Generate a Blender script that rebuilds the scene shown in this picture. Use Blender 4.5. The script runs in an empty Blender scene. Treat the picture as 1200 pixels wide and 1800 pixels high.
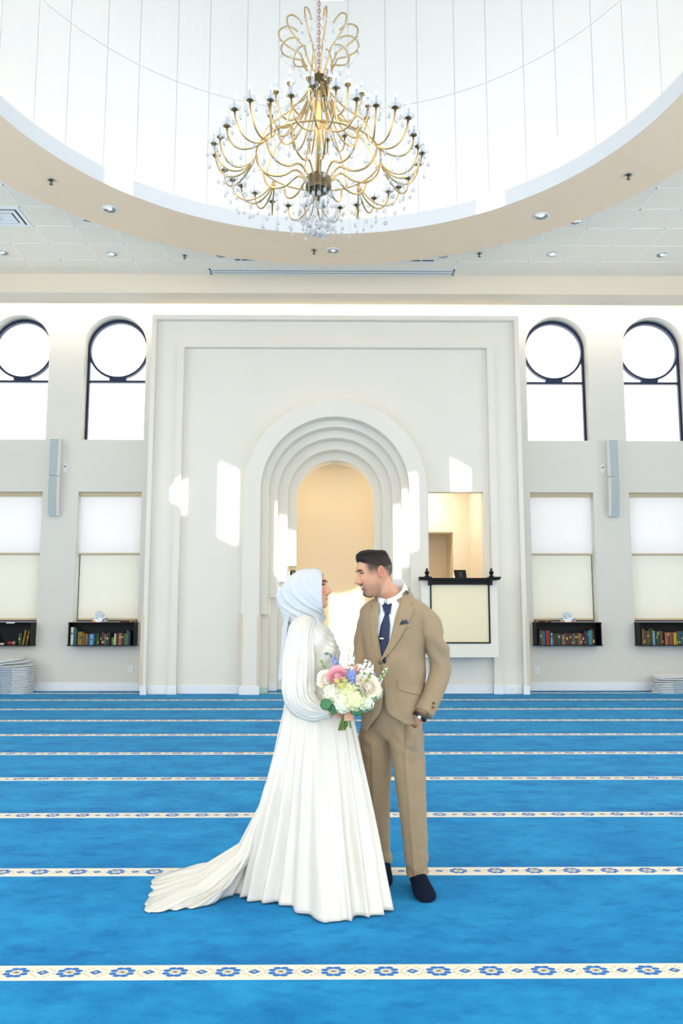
import bpy, bmesh, math, random
import numpy as np
from mathutils import Vector, Matrix, noise
from mathutils.bvhtree import BVHTree

PI = math.pi
scene = bpy.context.scene
col = scene.collection

# ------------------------------------------------------------------ camera
cam = bpy.data.cameras.new('camera')
cam.sensor_fit = 'VERTICAL'
cam.sensor_height = 36.0
cam.lens = 28.0
cam.clip_end = 200
cam_o = bpy.data.objects.new('camera', cam)
cam_o.location = (0, 0, 1.42)
cam_o.rotation_euler = (PI / 2 + 0.1248, -0.0002, -0.0094)
col.objects.link(cam_o)
scene.camera = cam_o

# ------------------------------------------------------------------ world, sun, big lights, exposure
world = bpy.data.worlds.new('sky')
scene.world = world
world.use_nodes = True
bg = world.node_tree.nodes['Background']
bg.inputs[0].default_value = (0.98, 0.99, 1.0, 1)
bg.inputs[1].default_value = 5.0

def light(name, kind, loc, rot, energy, color=(1, 1, 1), **kw):
    l = bpy.data.lights.new(name, kind)
    l.energy = energy
    l.color = color
    for k, v in kw.items():
        setattr(l, k, v)
    o = bpy.data.objects.new(name, l)
    o.location = loc
    o.rotation_euler = rot
    col.objects.link(o)
    return o

SUN_E = math.radians(39.0)
SUN_A = math.radians(1.5)
light('sun', 'SUN', (0, -20, 20), (PI / 2 - SUN_E, 0, -SUN_A), 26.0, (1.0, 0.97, 0.90), angle=math.radians(0.5))
# lamps added in unseen back and side window openings as daylight fill
light('back_window_light', 'AREA', (0, -7.6, 3.4), (PI / 2, 0, 0), 380, (1.0, 0.955, 0.90), shape='RECTANGLE', size=15, size_y=5.0)
light('left_window_light', 'AREA', (-9.3, 3.5, 3.2), (PI / 2, 0, -PI / 2), 300, (1.0, 0.96, 0.91), shape='RECTANGLE', size=12, size_y=4.0)
light('right_window_light', 'AREA', (9.3, 3.5, 3.2), (PI / 2, 0, PI / 2), 260, (1.0, 0.95, 0.88), shape='RECTANGLE', size=12, size_y=4.0)

# warm unseen lamp added behind the camera, aimed up to brighten the ceiling
light('ceiling_fill_light', 'AREA', (0, -3.5, 0.8), (PI * 0.72, 0, 0), 900, (1.0, 0.86, 0.69), shape='RECTANGLE', size=15, size_y=5.0)

vs = scene.view_settings
vs.view_transform = 'Standard'
vs.look = 'None'
vs.exposure = -0.80
vs.gamma = 1.0
vs.use_curve_mapping = False
scene.cycles.use_denoising = True
scene.cycles.max_bounces = 10
scene.cycles.diffuse_bounces = 6
scene.cycles.transparent_max_bounces = 24
scene.cycles.sample_clamp_indirect = 6.0
scene.cycles.caustics_reflective = False
scene.cycles.caustics_refractive = False

# ------------------------------------------------------------------ helpers
def lin(c):
    return tuple(((v / 255.0) / 12.92 if v / 255.0 <= 0.04045 else ((v / 255.0 + 0.055) / 1.055) ** 2.4) for v in c)

MATS = {}
def mat(name, c, rough=0.6, metal=0.0, spec=0.4, noise_amt=0.0, noise_scale=20.0, bump=0.0, bump_scale=200.0, sheen=0.0, emit=None, es=0.0, coat=0.0, sss=0.0):
    """principled material, colour given in sRGB 0-255, with a procedural mottling and bump"""
    if name in MATS:
        return MATS[name]
    m = bpy.data.materials.new(name)
    m.use_nodes = True
    nt = m.node_tree
    b = nt.nodes['Principled BSDF']
    rgb = lin(c)
    b.inputs['Base Color'].default_value = (*rgb, 1)
    b.inputs['Roughness'].default_value = rough
    b.inputs['Metallic'].default_value = metal
    b.inputs['Specular IOR Level'].default_value = spec
    b.inputs['Sheen Weight'].default_value = sheen
    b.inputs['Coat Weight'].default_value = coat
    if sss:
        b.inputs['Subsurface Weight'].default_value = sss
        b.inputs['Subsurface Scale'].default_value = 0.01
        b.inputs['Subsurface Radius'].default_value = (1.0, 0.35, 0.2)
    if emit:
        b.inputs['Emission Color'].default_value = (*emit, 1)
        b.inputs['Emission Strength'].default_value = es
    tc = nt.nodes.new('ShaderNodeTexCoord')
    if noise_amt > 0:
        n = nt.nodes.new('ShaderNodeTexNoise')
        n.inputs['Scale'].default_value = noise_scale
        n.inputs['Detail'].default_value = 4
        nt.links.new(tc.outputs['Object'], n.inputs['Vector'])
        r = nt.nodes.new('ShaderNodeMapRange')
        r.inputs['From Min'].default_value = 0.3
        r.inputs['From Max'].default_value = 0.7
        r.inputs['To Min'].default_value = 1 - noise_amt
        r.inputs['To Max'].default_value = 1 + noise_amt
        nt.links.new(n.outputs['Fac'], r.inputs['Value'])
        mx = nt.nodes.new('ShaderNodeVectorMath')
        mx.operation = 'SCALE'
        mx.inputs[0].default_value = rgb
        nt.links.new(r.outputs[0], mx.inputs['Scale'])
        nt.links.new(mx.outputs[0], b.inputs['Base Color'])
    if bump > 0:
        n2 = nt.nodes.new('ShaderNodeTexNoise')
        n2.inputs['Scale'].default_value = bump_scale
        n2.inputs['Detail'].default_value = 3
        nt.links.new(tc.outputs['Object'], n2.inputs['Vector'])
        bp = nt.nodes.new('ShaderNodeBump')
        bp.inputs['Strength'].default_value = bump
        bp.inputs['Distance'].default_value = 0.01
        nt.links.new(n2.outputs['Fac'], bp.inputs['Height'])
        nt.links.new(bp.outputs[0], b.inputs['Normal'])
    MATS[name] = m
    return m

def clear_mat(name, tint=(1, 1, 1), gloss=0.25, body=0.0, body_col=(1, 1, 1), rough=0.02):
    """thin clear glass / crystal: transparent + fresnel gloss + a little milky body"""
    if name in MATS:
        return MATS[name]
    m = bpy.data.materials.new(name)
    m.use_nodes = True
    nt = m.node_tree
    nt.nodes.clear()
    out = nt.nodes.new('ShaderNodeOutputMaterial')
    tr = nt.nodes.new('ShaderNodeBsdfTransparent')
    tr.inputs[0].default_value = (*tint, 1)
    gl = nt.nodes.new('ShaderNodeBsdfGlossy')
    gl.inputs['Roughness'].default_value = rough
    lw = nt.nodes.new('ShaderNodeLayerWeight')
    lw.inputs['Blend'].default_value = gloss
    mx = nt.nodes.new('ShaderNodeMixShader')
    nt.links.new(lw.outputs['Fresnel'], mx.inputs[0])
    nt.links.new(tr.outputs[0], mx.inputs[1])
    nt.links.new(gl.outputs[0], mx.inputs[2])
    last = mx
    if body > 0:
        df = nt.nodes.new('ShaderNodeBsdfDiffuse')
        df.inputs[0].default_value = (*body_col, 1)
        m2 = nt.nodes.new('ShaderNodeMixShader')
        m2.inputs[0].default_value = body
        nt.links.new(mx.outputs[0], m2.inputs[1])
        nt.links.new(df.outputs[0], m2.inputs[2])
        last = m2
    nt.links.new(last.outputs[0], out.inputs[0])
    MATS[name] = m
    return m

def fabric_mat(name, c, trans=0.5):
    """thin cloth that lets daylight through"""
    if name in MATS:
        return MATS[name]
    m = bpy.data.materials.new(name)
    m.use_nodes = True
    nt = m.node_tree
    nt.nodes.clear()
    out = nt.nodes.new('ShaderNodeOutputMaterial')
    df = nt.nodes.new('ShaderNodeBsdfDiffuse')
    tl = nt.nodes.new('ShaderNodeBsdfTranslucent')
    rgb = lin(c)
    tc = nt.nodes.new('ShaderNodeTexCoord')
    mp = nt.nodes.new('ShaderNodeMapping')
    mp.inputs['Scale'].default_value = (6, 6, 60)
    n = nt.nodes.new('ShaderNodeTexNoise')
    n.inputs['Scale'].default_value = 3.0
    nt.links.new(tc.outputs['Object'], mp.inputs[0])
    nt.links.new(mp.outputs[0], n.inputs['Vector'])
    r = nt.nodes.new('ShaderNodeMapRange')
    r.inputs['To Min'].default_value = 0.93
    r.inputs['To Max'].default_value = 1.05
    nt.links.new(n.outputs['Fac'], r.inputs['Value'])
    v = nt.nodes.new('ShaderNodeVectorMath')
    v.operation = 'SCALE'
    v.inputs[0].default_value = rgb
    nt.links.new(r.outputs[0], v.inputs['Scale'])
    nt.links.new(v.outputs[0], df.inputs[0])
    nt.links.new(v.outputs[0], tl.inputs[0])
    mx = nt.nodes.new('ShaderNodeMixShader')
    mx.inputs[0].default_value = trans
    nt.links.new(df.outputs[0], mx.inputs[1])
    nt.links.new(tl.outputs[0], mx.inputs[2])
    nt.links.new(mx.outputs[0], out.inputs[0])
    MATS[name] = m
    return m

class MB:
    """collects geometry, then links it as ONE mesh object"""
    def __init__(self):
        self.v = []; self.f = []; self.mi = []
    def add(self, v, f, mi=0):
        o = len(self.v)
        self.v += [tuple(p) for p in v]
        self.f += [tuple(i + o for i in q) for q in f]
        self.mi += [mi] * len(f)
        return self
    def box(self, x0, x1, y0, y1, z0, z1, mi=0):
        v = [(x, y, z) for z in (z0, z1) for y in (y0, y1) for x in (x0, x1)]
        return self.add(v, [(0, 2, 3, 1), (4, 5, 7, 6), (0, 1, 5, 4), (2, 6, 7, 3), (0, 4, 6, 2), (1, 3, 7, 5)], mi)
    def tube(self, path, rad, n=8, caps=True, mi=0, closed=False):
        P = [Vector(p) for p in path]
        R = rad if isinstance(rad, (list, tuple)) else [rad] * len(P)
        vs_ = []; fs = []
        up = None
        L = len(P)
        for i, p in enumerate(P):
            a = P[i - 1] if (i > 0 or closed) else p
            b = P[(i + 1) % L] if (i < L - 1 or closed) else p
            t = (b - a)
            if t.length < 1e-9: t = Vector((0, 0, 1))
            t.normalize()
            if up is None:
                up = Vector((0, 0, 1)) if abs(t.z) < 0.9 else Vector((1, 0, 0))
            s = t.cross(up)
            if s.length < 1e-6: s = t.orthogonal()
            s.normalize()
            up = s.cross(t).normalized()
            for k in range(n):
                an = 2 * PI * k / n
                vs_.append(p + (s * math.cos(an) + up * math.sin(an)) * R[i])
        m = L if closed else L - 1
        for i in range(m):
            j = (i + 1) % L
            for k in range(n):
                k2 = (k + 1) % n
                fs.append((i * n + k, i * n + k2, j * n + k2, j * n + k))
        if caps and not closed:
            fs.append(tuple(reversed(range(n))))
            fs.append(tuple((L - 1) * n + k for k in range(n)))
        return self.add(vs_, fs, mi)
    def lathe(self, prof, n=16, c=(0, 0, 0), mi=0, a0=0.0, a1=2 * PI):
        """prof: (r, z) list, turned about a vertical axis through c"""
        full = abs(a1 - a0 - 2 * PI) < 1e-6
        m = n if full else n + 1
        vs_ = [(c[0] + r * math.cos(a0 + (a1 - a0) * k / n), c[1] + r * math.sin(a0 + (a1 - a0) * k / n), c[2] + z) for r, z in prof for k in range(m)]
        fs = []
        for i in range(len(prof) - 1):
            for k in range(n):
                k2 = (k + 1) % m
                fs.append((i * m + k, i * m + k2, (i + 1) * m + k2, (i + 1) * m + k))
        return self.add(vs_, fs, mi)
    def grid(self, rows, close_u=False, close_v=False, mi=0):
        nr, nc = len(rows), len(rows[0])
        vs_ = [p for r in rows for p in r]
        fs = []
        for i in range(nr if close_v else nr - 1):
            for k in range(nc if close_u else nc - 1):
                i2 = (i + 1) % nr; k2 = (k + 1) % nc
                fs.append((i * nc + k, i * nc + k2, i2 * nc + k2, i2 * nc + k))
        return self.add(vs_, fs, mi)
    def loft(self, rows, mi=0):
        """closed rings with both ends capped"""
        nc = len(rows[0]); nr = len(rows)
        o = len(self.v)
        self.grid(rows, close_u=True, mi=mi)
        self.f.append(tuple(o + k for k in reversed(range(nc)))); self.mi.append(mi)
        self.f.append(tuple(o + (nr - 1) * nc + k for k in range(nc))); self.mi.append(mi)
        return self
    def mesh(self, name):
        me = bpy.data.meshes.new(name)
        me.from_pydata(self.v, [], self.f)
        me.update()
        bm = bmesh.new(); bm.from_mesh(me)
        bmesh.ops.recalc_face_normals(bm, faces=bm.faces)
        for f, i in zip(bm.faces, self.mi): f.material_index = i
        bm.to_mesh(me); bm.free()
        return me
    def build(self, name, mats, parent=None, smooth=False, bevel=0.0, subsurf=0, solid=0.0, recalc=True):
        return mk(name, self.mesh(name), mats, parent, smooth, bevel, subsurf, solid)

def mk(name, me, mats, parent=None, smooth=False, bevel=0.0, subsurf=0, solid=0.0):
    o = bpy.data.objects.new(name, me)
    col.objects.link(o)
    for m in (mats if isinstance(mats, (list, tuple)) else [mats]):
        if len(me.materials) < (len(mats) if isinstance(mats, (list, tuple)) else 1): me.materials.append(m)
    if parent is not None: o.parent = parent
    if smooth:
        me.polygons.foreach_set('use_smooth', [True] * len(me.polygons))
    if solid:
        md = o.modifiers.new('solid', 'SOLIDIFY'); md.thickness = abs(solid); md.offset = -1 if solid > 0 else 1
    if subsurf:
        md = o.modifiers.new('subsurf', 'SUBSURF'); md.levels = subsurf; md.render_levels = subsurf
    if bevel:
        md = o.modifiers.new('bevel', 'BEVEL'); md.width = bevel; md.segments = 2; md.limit_method = 'ANGLE'
    return o

def inst(name, me, parent, loc=(0, 0, 0), rot=(0, 0, 0), scale=(1, 1, 1)):
    o = bpy.data.objects.new(name, me)
    o.location = loc; o.rotation_euler = rot; o.scale = scale
    o.parent = parent
    col.objects.link(o)
    return o

def thing(name, label, cat, loc=(0, 0, 0), rz=0.0, group=None):
    o = bpy.data.objects.new(name, None)
    o.empty_display_size = 0.05
    o.location = loc; o.rotation_euler = (0, 0, rz)
    col.objects.link(o)
    return tag(o, label, cat, group)

def tag(o, label, cat, group=None):
    o['label'] = label; o['category'] = cat
    if group: o['group'] = group
    return o

def struct(o):
    o['kind'] = 'structure'
    return o

def sroot(name):
    o = bpy.data.objects.new(name, None)
    col.objects.link(o)
    return struct(o)

def plate(mb, outer, holes, w0, w1, fn, mi=0):
    """flat plate with holes: outlines in 2-D, fn(a, b, w) -> 3-D, w0..w1 its thickness"""
    bm = bmesh.new()
    loops = []
    for lp in [outer] + holes:
        vs_ = [bm.verts.new((a, b, 0)) for a, b in lp]
        loops.append(vs_)
        for i in range(len(vs_)):
            bm.edges.new((vs_[i], vs_[(i + 1) % len(vs_)]))
    bmesh.ops.triangle_fill(bm, use_beauty=True, use_dissolve=False, edges=bm.edges[:])
    bm.verts.index_update()
    co = [(v.co.x, v.co.y) for v in bm.verts]
    n = len(co)
    V = [fn(a, b, w0) for a, b in co] + [fn(a, b, w1) for a, b in co]
    F = []
    for f in bm.faces:
        ix = [v.index for v in f.verts]
        F.append(tuple(ix)); F.append(tuple(i + n for i in reversed(ix)))
    for vs_ in loops:
        for i in range(len(vs_)):
            a = vs_[i].index; b = vs_[(i + 1) % len(vs_)].index
            F.append((a, b, b + n, a + n))
    bm.free()
    mb.add(V, F, mi)
    return mb

XZ = lambda a, b, w: (a, w, b)
XY = lambda a, b, w: (a, b, w)
def rect(a0, a1, b0, b1): return [(a0, b0), (a1, b0), (a1, b1), (a0, b1)]
def arch(cx, r, z0, zs, n=32):
    """round-headed opening outline, bottom left, up and over to bottom right"""
    return [(cx - r, z0)] + [(cx - r * math.cos(PI * k / n), zs + r * math.sin(PI * k / n)) for k in range(n + 1)] + [(cx + r, z0)]
def circle(cx, cy, r, n=96): return [(cx + r * math.cos(2 * PI * k / n), cy + r * math.sin(2 * PI * k / n)) for k in range(n)]

# ------------------------------------------------------------------ materials of the room
M_WALL = mat('wall_paint', (221, 218, 209), 0.75, spec=0.25, noise_amt=0.012, noise_scale=1.5)
M_PANEL = mat('niche_paint', (234, 229, 218), 0.7, spec=0.25, noise_amt=0.01, noise_scale=1.5)
M_DRUM = mat('drum_paint', (248, 246, 242), 0.6, spec=0.3)
M_GAP = mat('joint_grey', (222, 220, 218), 0.8)  # grey seen in panel joints and seams
M_TAN = mat('soffit_tan_paint', (252, 222, 188), 0.75, spec=0.2, noise_amt=0.01, noise_scale=2)
M_BEIGE = mat('bulkhead_paint', (232, 220, 200), 0.75, spec=0.2)
M_TILE = mat('ceiling_tile', (255, 243, 224), 0.9, spec=0.1, noise_amt=0.03, noise_scale=90, bump=0.15, bump_scale=120)
M_GRID = mat('ceiling_grid_white', (255, 250, 240), 0.5)
M_TRIM = mat('baseboard_white', (236, 238, 240), 0.45)
M_GUARD = mat('corner_guard_tan', (216, 203, 180), 0.5)
M_BRONZE = mat('dark_bronze_frame', (34, 46, 74), 0.4, metal=0.3)  # bronze tinted blue to carry the flare around the windows
M_BLACK = mat('black_laminate', (15, 15, 16), 0.5, spec=0.2, noise_amt=0.1, noise_scale=60)
M_GLASS = clear_mat('window_glass', (0.97, 0.99, 0.98), 0.12)
M_WHITEP = mat('white_plastic', (238, 239, 238), 0.35)
M_CHROME = mat('chrome_reflector', (150, 158, 160), 0.15, metal=1.0)
M_GOLD = mat('gold_metal', (196, 164, 110), 0.3, metal=1.0, noise_amt=0.08, noise_scale=30)
M_WARMP = mat('warm_plaster', (246, 228, 196), 0.7, spec=0.2)
M_SHADEC = mat('shade_hem_tan', (200, 184, 150), 0.6)
# ------------------------------------------------------------------ carpet
def carpet_material():
    m = bpy.data.materials.new('blue_carpet'); m.use_nodes = True
    nt = m.node_tree; b = nt.nodes['Principled BSDF']
    b.inputs['Roughness'].default_value = 0.9
    b.inputs['Specular IOR Level'].default_value = 0.02
    b.inputs['Sheen Weight'].default_value = 0.08
    b.inputs['Sheen Roughness'].default_value = 0.45
    b.inputs['Sheen Tint'].default_value = (0.75, 0.9, 1, 1)
    tc = nt.nodes.new('ShaderNodeTexCoord')
    def nz(scale, sc3, det, rough=0.55):
        mp = nt.nodes.new('ShaderNodeMapping'); mp.inputs['Scale'].default_value = sc3
        n = nt.nodes.new('ShaderNodeTexNoise'); n.inputs['Scale'].default_value = scale; n.inputs['Detail'].default_value = det; n.inputs['Roughness'].default_value = rough
        nt.links.new(tc.outputs['Object'], mp.inputs[0]); nt.links.new(mp.outputs[0], n.inputs['Vector'])
        return n
    n1 = nz(2.4, (0.8, 1.2, 1), 8, 0.74)          # brushed patches of the pile
    n2 = nz(8.5, (0.75, 1.3, 1), 6, 0.66)         # small foot marks
    n3 = nz(150, (1, 1, 1), 4, 0.8)
    r1 = nt.nodes.new('ShaderNodeValToRGB')
    r1.color_ramp.elements[0].position = 0.34; r1.color_ramp.elements[0].color = (*lin((8, 117, 181)), 1)
    r1.color_ramp.elements[1].position = 0.66; r1.color_ramp.elements[1].color = (*lin((36, 151, 206)), 1)
    nt.links.new(n1.outputs['Fac'], r1.inputs[0])
    r2 = nt.nodes.new('ShaderNodeValToRGB')
    r2.color_ramp.elements[0].position = 0.34; r2.color_ramp.elements[0].color = (0.58, 0.72, 0.80, 1)
    r2.color_ramp.elements[1].position = 0.50; r2.color_ramp.elements[1].color = (1, 1, 1, 1)
    nt.links.new(n2.outputs['Fac'], r2.inputs[0])
    mul = nt.nodes.new('ShaderNodeMix'); mul.data_type = 'RGBA'; mul.blend_type = 'MULTIPLY'; mul.inputs[0].default_value = 0.8
    nt.links.new(r1.outputs[0], mul.inputs[6]); nt.links.new(r2.outputs[0], mul.inputs[7])
    # the pile is brushed the other way in a band behind every border
    sx = nt.nodes.new('ShaderNodeSeparateXYZ'); nt.links.new(tc.outputs['Object'], sx.inputs[0])
    ad = nt.nodes.new('ShaderNodeMath'); ad.operation = 'MULTIPLY_ADD'; ad.inputs[1].default_value = 1 / 1.232; ad.inputs[2].default_value = -3.365 / 1.232 + 10
    nt.links.new(sx.outputs['Y'], ad.inputs[0])
    wob = nt.nodes.new('ShaderNodeMath'); wob.operation = 'MULTIPLY_ADD'; wob.inputs[1].default_value = 0.22; wob.inputs[2].default_value = -0.11
    nt.links.new(n2.outputs['Fac'], wob.inputs[0])
    ad2 = nt.nodes.new('ShaderNodeMath'); ad2.operation = 'ADD'; nt.links.new(ad.outputs[0], ad2.inputs[0]); nt.links.new(wob.outputs[0], ad2.inputs[1])
    fr = nt.nodes.new('ShaderNodeMath'); fr.operation = 'FRACT'; nt.links.new(ad2.outputs[0], fr.inputs[0])
    r4 = nt.nodes.new('ShaderNodeValToRGB'); e = r4.color_ramp.elements
    e[0].position = 0.0; e[0].color = (0.72, 0.80, 0.86, 1); e[1].position = 1.0; e[1].color = (0.92, 0.95, 0.96, 1)
    for p_, c_ in ((0.12, (0.72, 0.82, 0.88)), (0.24, (1, 1, 1)), (0.93, (1, 1, 1))):
        k_ = e.new(p_); k_.color = (*c_, 1)
    nt.links.new(fr.outputs[0], r4.inputs[0])
    mul2 = nt.nodes.new('ShaderNodeMix'); mul2.data_type = 'RGBA'; mul2.blend_type = 'MULTIPLY'; mul2.inputs[0].default_value = 0.9
    nt.links.new(mul.outputs[2], mul2.inputs[6]); nt.links.new(r4.outputs[0], mul2.inputs[7])
    mul = mul2
    r3 = nt.nodes.new('ShaderNodeMapRange'); r3.inputs['To Min'].default_value = 0.78; r3.inputs['To Max'].default_value = 1.22
    nt.links.new(n3.outputs['Fac'], r3.inputs[0])
    sc = nt.nodes.new('ShaderNodeVectorMath'); sc.operation = 'SCALE'
    nt.links.new(mul.outputs[2], sc.inputs[0]); nt.links.new(r3.outputs[0], sc.inputs['Scale'])
    nt.links.new(sc.outputs[0], b.inputs['Base Color'])
    bp = nt.nodes.new('ShaderNodeBump'); bp.inputs['Strength'].default_value = 0.5; bp.inputs['Distance'].default_value = 0.004
    nt.links.new(n3.outputs['Fac'], bp.inputs['Height']); nt.links.new(bp.outputs[0], b.inputs['Normal'])
    return m

floor = struct(MB().box(-9.6, 9.6, -8.2, 16.0, -0.2, 0.0).build('floor', carpet_material()))
M_BORD = mat('border_cream', (238, 230, 212), 0.9, noise_amt=0.05, noise_scale=150, bump=0.3, bump_scale=300)
M_BLUE = mat('border_blue_yarn', (38, 112, 190), 0.9, noise_amt=0.12, noise_scale=120)
M_YEL = mat('border_ochre_yarn', (206, 184, 120), 0.9)
strip_me = MB().box(-9.4, 9.4, -0.063, 0.063, 0.0005, 0.0035)
motif = MB()
def blob(cx, cy, rx, ry, mi, n=7, z=0.0042):
    motif.add([(cx + rx * math.cos(2 * PI * k / n + 0.3), cy + ry * math.sin(2 * PI * k / n + 0.3), z) for k in range(n)], [tuple(range(n))], mi)
for i in range(-40, 41):
    fx = 0.209 * i
    for k in range(8):
        a = 2 * PI * k / 8 + PI / 8
        blob(fx + 0.037 * math.cos(a), 0.033 * math.sin(a), 0.0165, 0.0115, 0)
    blob(fx, 0.0, 0.017, 0.012, 1, 8, 0.0045); blob(fx, 0.0, 0.008, 0.006, 0, 6, 0.0048)
    dx = fx + 0.1045
    motif.add([(dx - 0.026, 0, .0042), (dx, -0.021, .0042), (dx + 0.026, 0, .0042), (dx, 0.021, .0042)], [(0, 1, 2, 3)], 0)
    motif.add([(dx - 0.010, 0, .0046), (dx, -0.008, .0046), (dx + 0.010, 0, .0046), (dx, 0.008, .0046)], [(0, 1, 2, 3)], 1)
    for s in (-1, 1):
        for t in (-1, 1):
            for q in range(3):
                blob(dx + s * (0.044 - 0.013 * q), t * (0.010 + 0.012 * q), 0.006, 0.004, 1, 5)
sm, mm = strip_me.mesh('carpet_border'), None
sm.materials.append(M_BORD)
me = bpy.data.meshes.new('border_motifs'); me.from_pydata(motif.v, [], motif.f); me.update()
me.polygons.foreach_set('material_index', motif.mi); me.materials.append(M_BLUE); me.materials.append(M_YEL)
for k in range(-1, 10):
    y = 3.365 + 1.232 * k if k < 9 else 14.32
    s = inst('carpet_border', sm, floor, (0, y, 0))
    q = inst('border_motifs', me, s, ((0.03 * ((k * 7) % 5)), 0, 0)); q['kind'] = 'stuff'

# ------------------------------------------------------------------ front wall with its window openings
YW = 14.74
WX = {1: (-6.61, -5.43), 2: (-4.77, -3.59), 3: (3.67, 4.86), 4: (5.53, 6.72)}
WZS, WZ0, LZ0, LZ1 = 6.48, 4.635, 1.24, 3.645
mb = MB()
for outer, ids in ((rect(-9.6, -3.0, 0, 8.2), (1, 2)), (rect(3.05, 9.6, 0, 8.2), (3, 4))):
    holes = []
    for i in ids:
        x0, x1 = WX[i]
        holes.append(arch((x0 + x1) / 2, (x1 - x0) / 2, WZ0, WZS))
        holes.append(rect(x0, x1, LZ0, LZ1))
    plate(mb, outer, holes, YW, YW + 0.38, XZ)
mb.box(-3.0, 3.05, YW, YW + 0.3, 6.8, 8.2)
wall_front = struct(mb.build('wall_front', M_WALL))
# side and back walls (behind and beside the camera)
mb = MB(); plate(mb, rect(-8.2, 16.2, 0, 8.2), [rect(-2.5, 9.5, 1.2, 5.2)], -9.6, -9.9, lambda a, b, w: (w, a, b)); struct(mb.build('wall_left', M_WALL))
mb = MB(); plate(mb, rect(-8.2, 16.2, 0, 8.2), [rect(-2.5, 9.5, 1.2, 5.2)], 9.6, 9.9, lambda a, b, w: (w, a, b)); struct(mb.build('wall_right', M_WALL))
mb = MB(); plate(mb, rect(-9.9, 9.9, 0, 8.2), [rect(-7.5, 7.5, 0.9, 5.9)], -8.2, -8.5, XZ); struct(mb.build('wall_back', M_WALL))
for nm, x0, x1 in (('baseboard_left', -9.5, -3.34), ('baseboard_right', 3.39, 9.5)):
    b = MB().box(x0, x1, YW - 0.02, YW + 0.01, 0, 0.125).box(x0, x1, YW - 0.013, YW + 0.01, 0.125, 0.15)
    struct(b.build(nm, M_TRIM, bevel=0.004))

# windows: arched upper light with its ring, rectangular lower light
M_FRAMEIN = M_BRONZE
for i, (x0, x1) in WX.items():
    cx = (x0 + x1) / 2; r = (x1 - x0) / 2
    w = sroot('window_%d' % i)
    ya, yb = YW + 0.24, YW + 0.32
    f = MB()
    plate(f, arch(cx, r, WZ0, WZS), [arch(cx, r - 0.045, WZ0 + 0.04, WZS)], ya, yb, XZ)
    f.build('window_frame', M_BRONZE, w)
    f = MB()
    plate(f, circle(cx, WZS - 0.015, r - 0.01, 64), [circle(cx, WZS - 0.015, r - 0.052, 64)], ya - 0.012, yb, XZ)
    f.box(cx - 0.16, cx + 0.16, ya - 0.01, yb, WZS - r - 0.03, WZS - r + 0.03)
    f.build('ring_muntin', M_BRONZE, w)
    MB().box(x0 + 0.05, x1 - 0.05, ya - 0.005, yb, WZS - r - 0.078, WZS - r - 0.038).build('crossbar', M_BRONZE, w)
    f = MB(); plate(f, arch(cx, r - 0.05, WZ0 + 0.04, WZS), [], yb - 0.03, yb - 0.022, XZ); f.build('pane', M_GLASS, w)
    f = MB(); plate(f, rect(x0, x1, LZ0, LZ1), [rect(x0 + 0.05, x1 - 0.05, LZ0 + 0.05, 2.44), rect(x0 + 0.05, x1 - 0.05, 2.5, LZ1 - 0.05)], ya, yb, XZ)
    f.build('window_frame', M_BRONZE, w)
    for z0, z1 in ((LZ0 + 0.04, 2.45), (2.49, LZ1 - 0.04)):
        MB().box(x0 + 0.04, x1 - 0.04, yb - 0.03, yb - 0.022, z0, z1).build('pane', M_GLASS, w)
# roller shades in the lower lights
M_SH1 = fabric_mat('shade_cloth_white', (250, 248, 248), 0.36)
M_SH2 = fabric_mat('shade_cloth_cream', (244, 242, 233), 0.34)
WPOS = {1: 'leftmost window', 2: 'window just left of the niche panel', 3: 'window just right of the niche panel', 4: 'rightmost window'}
for i, (x0, x1) in WX.items():
    for lvl, (z0, z1, m) in (('upper', (2.475, 3.575, M_SH1)), ('lower', (1.27, 2.47, M_SH2))):
        y = YW + (0.105 if lvl == 'upper' else 0.125)
        off = 0.0 if lvl == 'upper' else (0.03 if x0 < 0 else 0.0)
        off1 = 0.0 if lvl == 'upper' else (0.03 if x0 > 0 else 0.0)
        t = thing('roller_shade', '%s %s roller shade of the %s' % (lvl, 'white' if lvl == 'upper' else 'cream', WPOS[i]), 'window shade', ((x0 + x1) / 2, y, z0))
        hw = (x1 - x0) / 2
        MB().box(-hw + 0.02 + off, hw - 0.02 - off1, -0.002, 0.002, 0.03, z1 - z0).build('shade_cloth', m, t)
        MB().box(-hw + 0.02 + off, hw - 0.02 - off1, -0.008, 0.008, 0.0, 0.034).build('hem_bar', M_SHADEC, t)
        if lvl == 'upper':
            MB().box(-hw + 0.005, hw - 0.005, -0.03, 0.06, z1 - z0 - 0.01, LZ1 - z0 - 0.002).build('cassette', M_SHADEC, t)

# ------------------------------------------------------------------ prayer niche panel
CX, ZS = 0.02, 3.59
niche = sroot('wall_niche')
def ushape(o0, o1, oz, i0, i1, iz):
    return [(o0, 0), (o0, oz), (o1, oz), (o1, 0), (i1, 0), (i1, iz), (i0, iz), (i0, 0)]
mb = MB(); plate(mb, ushape(-3.33, 3.38, 6.82, -3.25, 3.30, 6.735), [], 14.05, 14.76, XZ); mb.build('outer_molding', M_PANEL, niche)
mb = MB(); plate(mb, ushape(-3.25, 3.30, 6.735, -2.86, 2.92, 6.31), [], 14.17, 14.76, XZ); mb.build('outer_panel', M_PANEL, niche)
mb = MB(); plate(mb, ushape(-2.87, 2.93, 6.32, -2.745, 2.80, 6.235), [], 14.115, 14.76, XZ); mb.build('inner_molding', M_PANEL, niche)
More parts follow.
